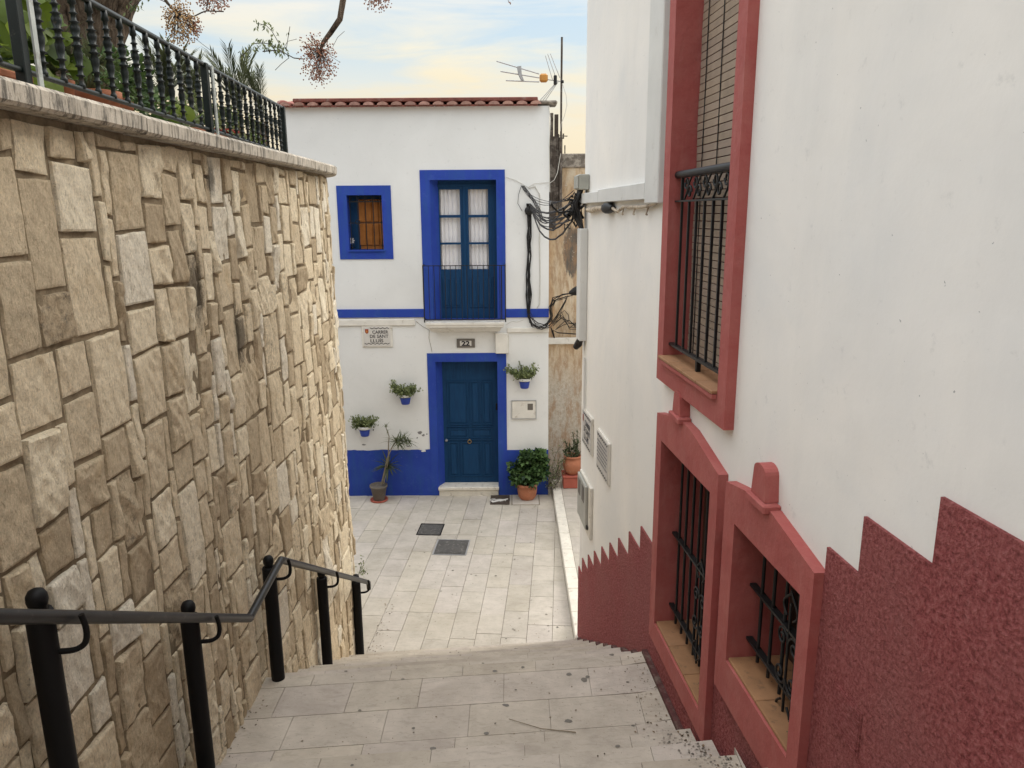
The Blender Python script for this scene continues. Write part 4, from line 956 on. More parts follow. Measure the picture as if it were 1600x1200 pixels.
# aerial
AY = 12.3
am = thing('tv_aerial', (at(877, 322, AY).x, AY, at(877, 322, AY).z), 'thin television aerial on a dark mast above the house roof', 'aerial')
m = MB(); m.tube([at(878, 58, AY), at(877, 150, AY), at(876, 322, AY)], .016, 8); m.build('mast', M_tar, am)
A = lambda x, y, dy=0: at(740+x/5.455, 40+y/5.455, AY+dy)
m = MB(); m.tube([A(760, 478), A(630, 460)], .008, 6)
for p in ([(195, 303), (560, 412)], [(230, 390), (560, 445)], [(275, 468), (560, 480)]): m.tube([A(*p[0], -.1), A(*p[1], -.02)], .009, 6)
m.build('boom', M_alu, am)
m = MB()
for (a, b) in (((612, 255), (672, 460)), ((632, 243), (700, 440)), ((655, 240), (735, 445)), ((690, 500), (555, 650)), ((705, 490), (580, 650)), ((720, 480), (600, 655))):
    m.tube([A(*a, -.03), A(*b, -.03)], .006, 5)
m.build('reflector', M_alu, am)
m = MB(); c0, c1 = A(562, 412), A(632, 485); m.box(c0.x, c1.x, AY-.06, AY+.03, c1.z, c0.z, bev=.025); m.build('dipole_box', M_orange, am)
m = MB(); m.poly([A(x, y, -.11) for x, y in ((370, 360), (405, 355), (410, 430), (430, 480), (405, 472), (380, 420))]); m.prism([(A(x, y).x, A(x, y).z) for x, y in ((370, 360), (405, 355), (410, 430), (430, 480), (405, 472), (380, 420))], -.02, .0, lambda a, d, z: Vector((a, AY-.1+d, z))); m.build('director', M_alu, am)
m = MB(); m.box(A(684, 0).x, A(712, 0).x, AY-.05, AY+.02, A(0, 512).z, A(0, 430).z, bev=.01); m.lathe([(.012, -.02), (.026, -.02), (.026, .02), (.012, .02)], A(755, 478), 10); m.build('clamp', M_grille, am)
m = MB(); m.tube([A(x, y, -.02) for x, y in ((760, 500), (790, 600), (795, 680), (775, 770), (745, 840), (740, 900))], .005, 5); m.build('lead', M_cablew, am)
m = MB(); m.tube([A(725, 940), A(800, 942)], .008, 5); m.tube([A(765, 920), A(765, 965)], .012, 6); m.tube([A(778, 1020, .25), A(778, 1090, .25)], .01, 5); m.build('bracket', M_tar, am)

# pots in the alley
def urn(x, y, z): return [(.07, 0), (.10, .01), (.15, .09), (.165, .17), (.15, .25), (.13, .29), (.15, .30), (.15, .33), (.13, .33), (.11, .3), (0, .3)]
ax = .99; ay = 12.16
bt = thing('red_square_planter', (ax, ay, zk), 'low red square terracotta block the round pot in the alley stands on', 'planter')
m = MB(); m.box(ax-.13, ax+.2, ay-.13, ay+.17, zk, zk+.19, bev=.01); m.build('body', M_terrared, bt)
m = MB(); m.box(ax-.145, ax+.215, ay-.145, ay+.185, zk+.19, zk+.225, bev=.008); m.build('rim', M_terrared, bt)
ap = thing('alley_pot', (ax+.03, ay, zk+.225), 'round terracotta pot with a spiky plant standing on the red block in the alley', 'potted plant')
c_ = Vector((ax+.03, ay, zk+.226)); m = MB(); m.lathe(urn(0, 0, 0), c_, 24); m.build('pot', M_terra, ap)
m = MB(); rr = random.Random(12)
for i in range(7):
    a = rr.uniform(0, 6.28); b2 = c_+Vector((.07*math.cos(a), .07*math.sin(a), .32)); tp = b2+Vector((rr.uniform(-.08, .08), rr.uniform(-.05, .05), rr.uniform(.15, .42)))
    m.tube([b2, (b2+tp)/2+Vector((.01, 0, 0)), tp], .006, 5, (.2, .2, .2))
    for j in range(5): rosette(m, b2+(tp-b2)*(.3+.17*j), 6, .08, .3, wd=.02, tone=(.1, .7))
bush(m, c_+Vector((0, 0, .38)), (.15, .12, .07), 200, .05, .035, 13, tone=(0, .5)); m.build('plant', M_palm, ap)
# dry climber between house corner and alley
dc = thing('dry_climber', (.66, 11.98, GZ), 'wispy half dry climber at the foot of the house corner by the alley', 'plant')
m = MB(); lv = MB()
for i in range(22):
    p = Vector((.62+rr.uniform(-.05, .1), 12.0+rr.uniform(-.03, .1), GZ+.1)); pts = [p.copy()]; ln = rr.randint(3, 9)
    for j in range(ln):
        p = p+Vector((rr.gauss(.018, .03), rr.gauss(0, .02), rr.uniform(.05, .11))); pts.append(p.copy())
        for _ in range(4): k = rr.uniform(0, 1); lv.leaf(p+rv_(rr)*.02, rv_(rr), rv_(rr), rr.uniform(.02, .035), .016, (k, k, k))
    m.tube(pts, .003, 4, cap=False)
m.build('stems', M_twig, dc); lv.build('leaves', M_leafs, dc)

# ================================================================== right building
rb = thing('red_trimmed_house', W0+Vector((0, 0, GZ)), 'cream white house right of the stairs with rough red dado and red window frames', 'house', rz=math.atan2(WT.y, WT.x))
rw_i = (3.03, 3.98, -.87, 1.70); rw_o = (2.91, 4.09, -1.02, 1.85)
a1_i = (3.07, 3.955, -2.64, -1.385); a1_o = (2.955, 4.06, -2.78, -1.255)
a2_i = (4.29, 4.955, -2.12, -1.41); a2_o = (4.16, 5.045, -2.33, -1.275)
m = MB(); wall_grid(m, 0, 12, GZ-.1, 2.3, [rw_i, a1_i, a2_i], wp)
for zz in (): pass
m.quad(wp(0, 0, GZ-.1), wp(0, 6, GZ-.1), wp(0, 6, 2.3), wp(0, 0, 2.3)); m.quad(wp(12, 0, GZ-.1), wp(12, 6, GZ-.1), wp(12, 6, 2.3), wp(12, 0, 2.3))
m.quad(wp(0, 6, GZ-.1), wp(12, 6, GZ-.1), wp(12, 6, 2.3), wp(0, 6, 2.3)); m.quad(wp(0, 0, 2.3), wp(12, 0, 2.3), wp(12, 6, 2.3), wp(0, 6, 2.3))
m.build('wall', M_wall, rb)
m = MB()
for h in (rw_i, a1_i, a2_i): m.box(h[0]-.1, h[1]+.1, .40, .45, h[2]-.1, h[3]+.1, P=wp)
m.build('room_backing', M_black, rb)
m = MB(); m.box(-.06, 12.06, -.06, 6.06, 2.302, 2.36, P=wp, bev=.01); m.build('roof_slab', M_conc, rb)
def surround(name, o, i, dep, ped=None):
    m = MB(); m.ring(o, i, -.05, 0.0, wp, inner=dep)
    if ped: m.prism(ped, -.05, 0, wp)
    return m.build(name, M_red, rb)
sr = surround('upper_window_surround', rw_o, rw_i, .32)
ped1 = [(2.957, -1.2555), (4.058, -1.2555), (3.62, -1.160), (3.44, -1.150), (3.28, -1.175), (2.957, -1.235)]
s1 = surround('lower_window_surround', a1_o, a1_i, .30, ped1)
ped2 = [(4.162, -1.2755), (5.043, -1.2755), (4.68, -1.205), (4.62, -1.195), (4.45, -1.200), (4.162, -1.250)]
s2 = surround('lower_window_surround', a2_o, a2_i, .30, ped2)
def keystone(a, z0, z1, par):
    m = MB(); w_ = .072; pts = []
    for i in range(9): t = math.pi*i/8; pts.append((a+.058*math.cos(t), z1-.035+.035*math.sin(t)))
    m.prism([(a-w_, z0+.04), (a+w_, z0+.04)]+pts, -.060, 0, wp); m.box(a-w_-.02, a+w_+.03, -.078, 0, z0, z0+.038, P=wp, bev=.006); m.build('keystone', M_red, par)
keystone(3.375, -1.170, -1.0, s1); keystone(4.545, -1.218, -1.03, s2)
# sills
def sill(i, zf, par, proud, n):
    m = MB(); a0, a1 = i[0], i[1]
    for q in range(n):
        b0_, b1_ = a0+(a1-a0)*q/n+.0015, a0+(a1-a0)*(q+1)/n-.0015; m.box(b0_, b1_, -.05-proud, .30, i[2]+.001, i[2]+.018, jit(.08), P=wp, bev=.003)
    m.build('sill', M_tilesill, par)
sill(rw_i, 0, sr, .03, 4); sill(a1_i, 0, s1, -.012, 3); sill(a2_i, 0, s2, -.012, 2)
m = MB(); m.box(rw_i[0]+.0, rw_i[1], -.077, -.052, rw_i[2]-.022, rw_i[2]-.001, P=wp); m.build('sill_nosing', M_red, sr)
# glass in the lower windows
for h, par in ((a1_i, s1), (a2_i, s2)):
    m = MB(); m.box(h[0]+.04, h[1]-.04, .27, .275, h[2]+.04, h[3]-.04, P=wp); m.build('pane', M_glassd, par)
    m = MB(); m.ring((h[0]+.002, h[1]-.002, h[2]+.02, h[3]-.002), (h[0]+.045, h[1]-.045, h[2]+.06, h[3]-.045), .245, .29, wp); c_ = (h[0]+h[1])/2; m.box(c_-.02, c_+.02, .25, .285, h[2]+.06, h[3]-.045, P=wp); m.build('frame', simple('brown_frame', (.06, .035, .025), .5) if 'brown_frame' not in MATS else MATS['brown_frame'], par)
# grilles
def grille(h, par, nb, hz):
    m = MB(); D = .06
    for i in range(nb):
        a = h[0]+(h[1]-h[0])*(i+.9)/(nb+.6); z1 = h[3]-.001; m.tube([wp(a, D, h[2]+.055), wp(a, D, z1)], .0085, 8)
    for z in hz: m.box(h[0]-.0, h[1], D-.016, D+.016, z-.006, z+.006, P=wp)
    ac = h[0]+(h[1]-h[0])*.62; zc = (hz[0]+hz[-1])/2
    for s_ in (-1, 1):
        for v_ in (-1, 1):
            pts = []
            for t in range(22):
                th = t*.42; r_ = .052*math.exp(-.12*t*.42*1.2); pts.append(wp(ac+s_*(.055+r_*math.cos(th)*-1), D-.012, zc+v_*(.085+r_*math.sin(th))+.0))
            m.tube(pts, .006, 5)
            pts = [wp(ac+s_*(.03+.035*math.sin(t*.5)), D-.012, zc+v_*(.20+t*.014)) for t in range(10)]; m.tube(pts, .006, 5)
    m.tube([wp(ac, D-.012, zc-.33 if h is a1_i else zc-.27), wp(ac, D-.012, zc+.33 if h is a1_i else zc+.27)], .006, 6)
    m.build('grille', M_grille, par)
grille(a1_i, s1, 7, (-2.50, -2.0)); grille(a2_i, s2, 5, (-2.0, -1.72))
# upper window: slatted blind + railing
m = MB(); z = rw_i[2]+.03
rr = random.Random(9)
while z < rw_i[3]:
    dd = .10+.006*noise.noise(Vector((z*3, 0, 0))); m.box(rw_i[0]+.012, rw_i[1]-.01, dd, dd+.006, z, z+.0365, jit(.07), P=wp); z += .0415
bl = m.build('slat_blind', M_blind, sr)
m = MB()
for a in (.13, .38, .62, .66, .88): aa = rw_i[0]+(rw_i[1]-rw_i[0])*a; m.tube([wp(aa, .095, rw_i[2]+.03), wp(aa, .095, rw_i[3])], .003, 5)
m.build('cord', M_grille, bl)
m = MB(); D = .0; m.tube([wp(rw_i[0], D, .205), wp(rw_i[1], D, .205)], .021, 12); m.build('handrail', M_grille, sr)
m = MB(); m.box(rw_i[0], rw_i[1], D-.014, D+.014, .052, .062, P=wp); m.box(rw_i[0], rw_i[1], D-.016, D+.016, -.79, -.775, P=wp); ac = (rw_i[0]+rw_i[1])/2+.03; m.box(ac-.012, ac+.012, D-.012, D+.012, -.85, -.79, P=wp)
for i in range(7):
    a = rw_i[0]+.10+(rw_i[1]-rw_i[0]-.12)*i/6.4; m.box(a-.0065, a+.0065, D-.0065, D+.0065, -.78, .052, P=wp)
m.box(rw_i[0]+.085, rw_i[0]+.10, D-.008, D+.008, .06, .20, P=wp)
for i in range(5):
    ac = rw_i[0]+.20+i*.155
    for v_ in (1, -1):
        pts = []
        for t in range(16):
            th = t*.45; r_ = .032*math.exp(-.10*t*.45); pts.append(wp(ac+v_*.028+v_*r_*math.cos(th), D, .13-v_*.025+v_*r_*math.sin(th)*1.15))
        m.tube(pts, .006, 5)
    m.tube([wp(ac-.06, D, .065), wp(ac-.02, D, .10), wp(ac+.02, D, .16), wp(ac+.06, D, .19)], .006, 5)
m.build('window_railing', M_grille, sr)
# rough dado stepping down with the stairs, small raised lip on top
STEP = [(0, -3.89)]
Ys = [(7.65, -3.70), (7.30, -3.70), (7.30, -3.52)]
dad = MB()
tops = [(7.65, 7.30, -3.76), (7.30, 6.98, -3.56), (6.98, 6.68, -3.37), (6.68, 6.34, -3.185), (6.34, 6.01, -2.98), (6.01, 5.69, -2.79), (5.69, 5.345, -2.60), (5.345, 5.01, -2.39), (5.01, 4.66, -2.20),
        (4.66, 4.30, -2.02), (4.30, 3.97, -1.9), (3.97, 3.62, -1.75), (3.62, 3.3, -1.55), (3.30, 2.97, -1.37), (2.97, 2.63, -1.36), (2.63, 2.275, -1.175), (2.275, 1.925, -.97), (1.925, 1.58, -.765), (1.58, 1.23, -.56), (1.23, .88, -.37), (.88, -4.4, -.18)]
aY = lambda Y: (7.51-Y)/.9966
holes = [a1_o, a2_o]
for Yf, Yn, zt in tops:
    a_, b_ = max(0, aY(Yf)), aY(Yn)
    cuts = sorted({a_, b_, *[v for h in holes for v in h[:2] if a_ < v < b_]})
    for c0, c1 in zip(cuts, cuts[1:]):
        mid = (c0+c1)/2; hh = [h for h in holes if h[0]-1e-6 <= mid <= h[1]+1e-6]
        ztt = zt
        if hh: ztt = hh[0][2]
        # bottom follows the ground
        zb_ = GZ-.1
        if ztt <= zb_: continue
        k_ = 6
        dad.box(c0, c1, -.012, 0, zb_, ztt, P=wp)
dd_ = dad.build('dado', M_render, rb)
# red painted ramp strip at the foot of the wall
m = MB(); m.prism([(aY(4.72), LZ-.05), (aY(3.62), LZ-.05), (aY(3.62), LZ+.03), (aY(4.72), LZ+.03)], -.05, -.013, wp)
for k in range(1, 9): Y = 3.66-RUN*(k-1); zz = LZ+RISE*k; m.prism([(aY(Y), zz-.25), (aY(Y-RUN), zz-.25), (aY(Y-RUN), zz+.03), (aY(Y), zz-.13)], -.05, -.013, wp)
for k in range(1, 9): Y = 4.70+RUN*(k-1); zz = LZ-RISE*k; m.prism([(aY(Y), zz-.1), (aY(Y+RUN), zz-.1), (aY(Y+RUN), zz+.02), (aY(Y), zz+.14)], -.05, -.013, wp)
m.build('wall_foot_strip', simple('grimy_maroon_strip', (.10, .04, .038), .95, .35, 9, .6, .01, 40, dirt=(12, .5, .65, (.16, .12, .10))), rb)
# vent set in the dado
m = MB(); va, vb_ = 5.19, 5.365
m.box(va, vb_, -.016, -.0125, -1.79, -1.62, P=wp)
for i in range(11): z = -1.785+i*.0148; m.box(va+.008, vb_-.008, -.019, -.0155, z, z+.009, P=wp)
m.build('vent', M_render, rb)
# duct
m = MB(); m.box(.0, .93, -.055, 0, .078, .172, P=wp, bev=.004); m.box(.936, 2.48, -.055, 0, .078, .185, P=wp, bev=.004); m.box(2.484, 2.80, -.055, 0, .05, 2.25, P=wp, bev=.006); m.box(2.40, 2.48, -.03, 0, .19, 2.25, P=wp, bev=.004)
m.build('cable_duct', M_duct, rb)
m = MB(); m.tube([wp(2.845, -.012, 2.25), wp(2.845, -.012, .06)], .007, 5); m.build('duct_edge_cable', M_cable, rb)
m = MB(); m.box(.035, .22, -.075, 0, -1.24, -.155, P=wp, bev=.006); m.build('vertical_duct', M_duct, rb)
m = MB(); m.tube([wp(.25, -.02, -1.4), wp(.25, -.02, -1.70), wp(.27, -.02, -1.95)], .012, 6); m.build('thin_pipe', M_duct, rb)
m = MB()
pp_ = [(.33, .02), (.55, .015), (.8, .03), (1.12, .03), (1.4, .03), (1.6, .0), (1.8, .035), (2.3, .03), (2.5, .035), (2.7, .055)]
m.tube([wp(a, -.03, z) for a, z in pp_[:4]], [.022, .026, .024, .02], 8); m.tube([wp(a, -.03, z) for a, z in pp_[4:]], .012, 7)
for a in (1.75, 2.1, 2.45): m.tube([wp(a, -.015, .03), wp(a, -.03, -.02), wp(a+.03, -.03, -.02)], .006, 5)
m.build('conduit', M_pipe, rb)
m = MB(); m.tube([wp(1.10, -.03, .03), wp(1.2, -.035, .03), wp(1.32, -.035, .03), wp(1.42, -.03, .028)], [.03, .045, .045, .02], 10); m.build('conduit_joint', M_cable, rb)
jb = thing('junction_box', wp(.12, -.06, .205), 'grey plastic junction box at the corner of the white right hand wall above the duct', 'junction box')
m = MB(); m.box(.03, .26, -.10, 0, .205, .345, P=wp, bev=.008); m.build('body', M_box, jb); m = MB(); m.box(.04, .25, -.115, -.101, .215, .335, P=wp, bev=.006); m.build('lid', M_box, jb)
# street plaques on the right wall
def plaque(a0, a1, z0, z1, label, lines):
    o = thing('street_plaque', wp((a0+a1)/2, -.0, z0), label, 'street sign', rz=math.atan2(WT.y, WT.x))
    m = MB(); m.box(a0-.012, a1+.012, -.020, 0, z0-.012, z1+.012, P=wp, bev=.003); m.build('backing', M_trim, o)
    m = MB(); m.box(a0, a1, -.026, -.019, z0, z1, P=wp, bev=.002); m.build('tile_panel', M_tile, o)
    m = MB(); n_ = 14
    for zz in (z0+.018, z1-.036):
        for i in range(n_):
            a = a0+.02+(a1-a0-.04)*i/n_; b = a0+.02+(a1-a0-.04)*(i+1)/n_; za, zb2 = (zz, zz+.018) if i % 2 else (zz+.018, zz)
            m.poly([wp(a, -.028, za-.006), wp(b, -.028, zb2-.006), wp(b, -.028, zb2+.006), wp(a, -.028, za+.006)])
        m.build('zigzag_border', M_ink, o); m = MB()
    if lines == 'name':
        for txt, tx, ty, wid in (('CARRER', .15, .215, .28), ('DE SANT', .10, .145, .33), ('LLUÍS', .11, .07, .25)):
            mb_, w0 = text_mb(txt, .078, lambda x, y: Vector((x, 0, y)), .0015)
            mb_.v = [wp(a0+tx+v.x*wid/w0, -.028, z0+ty+v.z) for v in mb_.v]; mb_.build('lettering', M_ink, o)
        m = MB(); m.poly([wp(a0+a, -.028, z0+b) for a, b in ((.03, .30), (.085, .30), (.085, .245), (.0575, .22), (.03, .245))]); m.build('crest', M_inkred, o)
    else:
        m = MB(); rr = random.Random(6)
        for r_ in range(6):
            z = z1-.085-r_*.036; a = a0+.035
            while a < a1-.05:
                l = rr.uniform(.015, .05); m.poly([wp(a, -.028, z), wp(a+l, -.028, z), wp(a+l, -.028, z+.014), wp(a, -.028, z+.014)]); a += l+.012
        m.build('small_writing', simple('grey_glaze', (.12, .12, .14), .5), o)
plaque(.19, .66, -2.275, -1.925, 'white tiled street plaque nearest the far corner of the right hand wall, above the cabinet', 'name')
plaque(.95, 1.43, -2.29, -1.93, 'white tiled plaque with rows of small text, the nearer one on the right hand wall', 'text')
cb = thing('utility_cabinet', wp(.43, -.0, -3.14), 'grey metal double cabinet fixed low on the right hand wall near the corner', 'utility box', rz=math.atan2(WT.y, WT.x))
m = MB(); m.box(.12, .70, -.03, 0, -3.14, -2.60, P=wp, bev=.006); m.build('body', M_trim, cb)
m = MB(); m.box(.14, .60, -.058, -.031, -3.07, -2.62, P=wp, bev=.006); m.build('door', M_cab, cb)
m = MB(); m.box(.20, .32, -.062, -.059, -2.82, -2.66, P=wp); m.box(.40, .52, -.062, -.059, -2.82, -2.66, P=wp); m.build('window', M_plate, cb)
m = MB(); m.box(.59, .64, -.05, -.032, -3.06, -3.02, P=wp, bev=.01); m.build('lock', M_cable, cb)

# ================================================================== added ochre house behind the viewpoint, never in view: darkens surfaces facing the camera
oh = thing('added_shade_house', (-.6, -7.0, -1.55), 'added ochre house behind the viewpoint, out of view, blocking light from behind', 'house')
OP = lambda a, d, z: Vector((a, -7.0-d, z))
m = MB(); oholes = [(-1.1, -.1, -1.55, .6), (-3.6, -2.6, -.5, .9), (1.6, 2.6, -.5, .9), (-3.6, -2.6, 2.4, 4.0), (-1.1, -.1, 2.4, 4.0), (1.6, 2.6, 2.4, 4.0)]
wall_grid(m, -7, 6, -1.6, 5.2, oholes, OP)
for c0, c1 in (((-7, 0), (-7, 4)), ((6, 0), (6, 4)), ((-7, 4), (6, 4))): m.quad(OP(c0[0], c0[1], -1.6), OP(c1[0], c1[1], -1.6), OP(c1[0], c1[1], 5.2), OP(c0[0], c0[1], 5.2))
m.build('wall', simple('ochre_plaster', (.34, .24, .14), .9, .15, 2, .3, .01, 20), oh)
m = MB(); m.box(-7.3, 6.3, -11.3, -6.7, 5.2, 5.4, bev=.03); m.build('roof', M_rooft, oh)
for h in oholes:
    m = MB(); m.ring(h, (h[0]+.07, h[1]-.07, h[2]+.07, h[3]-.07), .1, .2, OP); c_ = (h[0]+h[1])/2; m.box(c_-.03, c_+.03, h[2]+.07, h[3]-.07, 0, .01, P=lambda a, z, d: OP(a, .12+d, z)); f_ = m.build('door' if h[2] < -1 else 'window', M_door, oh)
    m = MB(); m.quad(OP(h[0], .16, h[2]), OP(h[1], .16, h[2]), OP(h[1], .16, h[3]), OP(h[0], .16, h[3])); m.build('pane', M_glassd, f_)

# ================================================================== cables between the houses
def sag(a, b, s, n=14, wob=0, rr=random.Random(1)):
    a, b = Vector(a), Vector(b); pts = []
    for i in range(n+1):
        f = i/n; p = a+(b-a)*f; p.z -= s*4*f*(1-f)
        if wob and 0 < i < n: p += Vector((rr.uniform(-wob, wob), rr.uniform(-wob, wob), rr.uniform(-wob, wob)))
        pts.append(p)
    return pts
hub = at(826, 322, HY-.05); spl = wp(.05, -.12, .02)
cb_ = thing('cable_bundle', (hub.x, HY-.04, -1.6), 'tangle of black cables running down the house wall and across to the right hand building', 'cables')
rr = random.Random(15); m = MB()
for i in range(9):
    x = rr.uniform(-.03, .03); pts = [at(826+rr.uniform(-3, 3), 318, HY-.04)]
    for y in (340, 370, 400, 430, 460, 490): pts.append(at(826+rr.uniform(-2.5, 2.5)+(i-4)*.7, y, HY-.03-rr.uniform(0, .02)))
    m.tube(pts, .008, 6)
m.lathe([(0, -.06), (.05, -.05), (.07, 0), (.06, .04), (.03, .07), (0, .075)], at(826, 330, HY-.05), 9); m.build('vertical_run', M_cable, cb_)
m = MB()
for i in range(9): m.tube(sag(hub+Vector((.02, 0, rr.uniform(-.03, .04))), spl+Vector((rr.uniform(-.03, .03), rr.uniform(-.05, .05), rr.uniform(-.12, .1))), rr.uniform(.10, .42), 16, .006, rr), rr.choice([.006, .008, .011, .013]), 6)
for i in range(3): m.tube(sag(at(815, 292, HY-.03), spl+Vector((0, 0, .1+.04*i)), .10+.05*i, 16), .004, 5)
for q in range(3):
    m.tube([at(x+q*2, y, HY-.04-.01*q) for x, y in ((814, 290), (822, 300), (833, 315), (840, 328), (845, 345))], .007, 5)
m.tube([at(x, y, HY-.03) for x, y in ((814, 292), (810, 305), (809, 318), (816, 330))], .004, 5); m.build('crossing_cables', M_cable, cb_)
m = MB()
loopsets = [((826, 488), (830, 503), (842, 510), (855, 506), (862, 494), (860, 478), (866, 466), (880, 461), (895, 456), (903, 452)), ((824, 492), (832, 507), (848, 512), (860, 508), (872, 492), (882, 470), (886, 464)),
            ((828, 490), (838, 506), (850, 508), (861, 500), (862, 480), (868, 468), (884, 463))]
for L_ in loopsets:
    n_ = len(L_)
    for q in range(4): m.tube([at(x+rr.uniform(-2.5, 2.5), y+rr.uniform(-2.5, 2.5)+q, HY-.08+(.06 if x > 858 else 0)+.35*max(0, (x-858))/45*(-1)) for x, y in L_], rr.choice([.004, .006, .008]), 6)
for i in range(7):
    x_, y_ = rr.uniform(862, 872), rr.uniform(500, 520); m.tube([at(x_, y_, OY-.05), at(x_+12, y_-rr.uniform(6, 16), OY-.08), at(890, rr.uniform(500, 515), OY-.08), at(906, rr.uniform(500, 522), OY-.05)], .006, 5)
m.tube([at(x, y, OY-.05) for x, y in ((861, 512), (864, 522), (866, 528), (864, 516), (872, 520), (900, 522))], .010, 6)
m.tube([at(x, y, OY-.05) for x, y in ((875, 500), (876, 490), (882, 485), (888, 492), (889, 500), (886, 504))], .006, 6); m.build('loop', M_cable, cb_)
m = MB(); 
for i in range(7):
    m.tube([wp(.08+rr.uniform(-.05, .08), -.05, .20), wp(.08+rr.uniform(-.06, .08), -.07-rr.uniform(0, .05), .08), wp(.10+rr.uniform(-.06, .08), -.06-rr.uniform(0, .05), -.05), wp(.12+rr.uniform(-.03, .04), -.04, -.17)], rr.choice([.010, .014]), 6)
m.lathe([(0, -.10), (.03, -.08), (.045, 0), (.04, .06), (.015, .12), (0, .125)], wp(.04, -.09, .02), 9)
for i in range(34):
    c0 = wp(.02+rr.gauss(0, .035), -.10+rr.gauss(0, .03), .04+rr.gauss(0, .08)); pts = [c0]
    for q in range(5): pts.append(pts[-1]+Vector((rr.gauss(0, .028), rr.gauss(0, .03), rr.gauss(0, .035))))
    m.tube(pts, rr.choice([.005, .007, .011]), 5)
m.tube([wp(.12, -.04, -1.22), wp(.10, -.06, -1.29), wp(.06, -.08, -1.33)], [.03, .04, .03], 8); m.build('splice', M_cable, cb_)
m = MB()
p0 = wp(.1, .0, -.9); m.tube([at(x, y, 11.2) for x, y in ((889, 458), (897, 456), (906, 452))], [.02, .06, .07], 8); m.build('splice_sleeve', M_cable, cb_)
wc = thing('white_wires', (at(840, 300, HY).x, HY-.02, -1.5), 'thin white wires looping over the house wall right of the balcony door', 'cables')
m = MB(); m.tube([at(x, y, HY-.015) for x, y in ((790, 277), (805, 281), (820, 290), (828, 294))], .004, 5); m.tube([at(x, y, HY-.015) for x, y in ((826, 292), (835, 287), (858, 285))], .004, 5)
m.tube([at(x, y, HY-.012) for x, y in ((826, 294), (836, 291), (843, 303), (844, 330), (843, 380), (844, 430), (843, 476), (838, 483))], .008, 6)
m.tube([at(x, y, HY-.05) for x, y in ((858, 287), (866, 281), (871, 270), (876, 240))], .005, 5)
m.tube([at(x, y, HY-.04) for x, y in ((857, 165), (860, 185), (858, 230), (859, 300))], .006, 5)
m.tube([at(x, y, HY-.02) for x, y in ((790, 508), (800, 502), (808, 503), (818, 500))], .004, 5); m.build('wire', M_cablew, wc)

# ================================================================== terrace planting
def rp(x, y, Y): return at(x, y, Y)
def tpot(px, Y, z0, r, h, lab, kind, seed, mat=None):
    p = at(px, 120, Y); b = Vector((p.x, Y, z0)); o = thing('terrace_pot', b, lab, 'potted plant')
    m = MB(); m.lathe([(r*.75, 0), (r*.97, h*.75), (r*1.08, h*.76), (r*1.1, h), (r*.98, h), (r*.9, h*.9), (0, h*.9)], b, 20); m.build('pot', mat or M_terra, o)
    m = MB(); kind(m, b+Vector((0, 0, h)), seed); m.build('plant', MATS[kind.mat], o); return o
def k_spiky(mb, c, seed):
    global rr
    rr = random.Random(seed); 
    for i in range(5): rosette(mb, c+Vector((rr.uniform(-.05, .05), rr.uniform(-.05, .05), rr.uniform(0, .15))), 26, .16, .5, wd=.016, tone=(.3, 1))
k_spiky.mat = 'palm_frond'
def k_bushy(mb, c, seed): bush(mb, c+Vector((0, 0, .10)), (.17, .17, .14), 420, .05, .035, seed)
k_bushy.mat = 'mid_green_leaf'
TZ = .37
tpot(92, 3.5, CT-.005, .055, .15, 'small terracotta pot with a spiky succulent behind the railing in front of the tree trunk', k_spiky, 41)
tpot(178, 4.0, TZ, .07, .20, 'terracotta pot right of the tree trunk behind the railing', k_bushy, 42)
tpot(147, 3.7, TZ, .10, .19, 'wide terracotta pot at the foot of the tree trunk behind the railing', k_spiky, 43)
tb_ = lambda px0, px1, Y, lab: None
def trough(x0, x1, y0, y1, z0, h, lab, seed, leaf=M_leaf, lmat='b', n=500, hh=.18):
    o = thing('plant_trough', ((x0+x1)/2, (y0+y1)/2, z0), lab, 'planter'); m = MB(); m.box(x0, x1, y0, y1, z0, z0+h, bev=.012); m.box(x0-.008, x1+.008, y0-.008, y1+.008, z0+h-.03, z0+h, bev=.006); m.build('box', M_terra, o)
    m = MB(); L_ = y1-y0; k = max(1, int(L_/.25))
    for i in range(k): bush(m, ((x0+x1)/2, y0+L_*(i+.5)/k, z0+h+hh*.6), (.16, L_/k*.75, hh), n//k, .055, .035, seed+i)
    m.build('plant', leaf, o)
trough(-1.98, -1.83, 2.05, 3.05, TZ+.02, .13, 'long low terracotta trough at the near end of the wall behind the railing', 51, M_leafy, n=160, hh=.08)
trough(-2.10, -1.93, 4.9, 6.0, TZ+.02, .14, 'long terracotta trough behind the far half of the railing', 52, M_leafs, n=500, hh=.12)
rpz = thing('red_flower_pot', (-2.0, 5.62, CT), 'bright red pot behind the far part of the railing', 'pot'); m = MB(); q = Vector((-2.05, 5.62, .40)); m.lathe([(.07, 0), (.10, .16), (.108, .16), (.108, .19), (.09, .19), (0, .17)], q, 16); m.build('pot', simple('bright_red_plastic', (.42, .06, .05), .5), rpz)
m = MB(); bush(m, q+Vector((0, 0, .24)), (.12, .12, .08), 160, .05, .03, 77); m.build('plant', M_leaf, rpz)
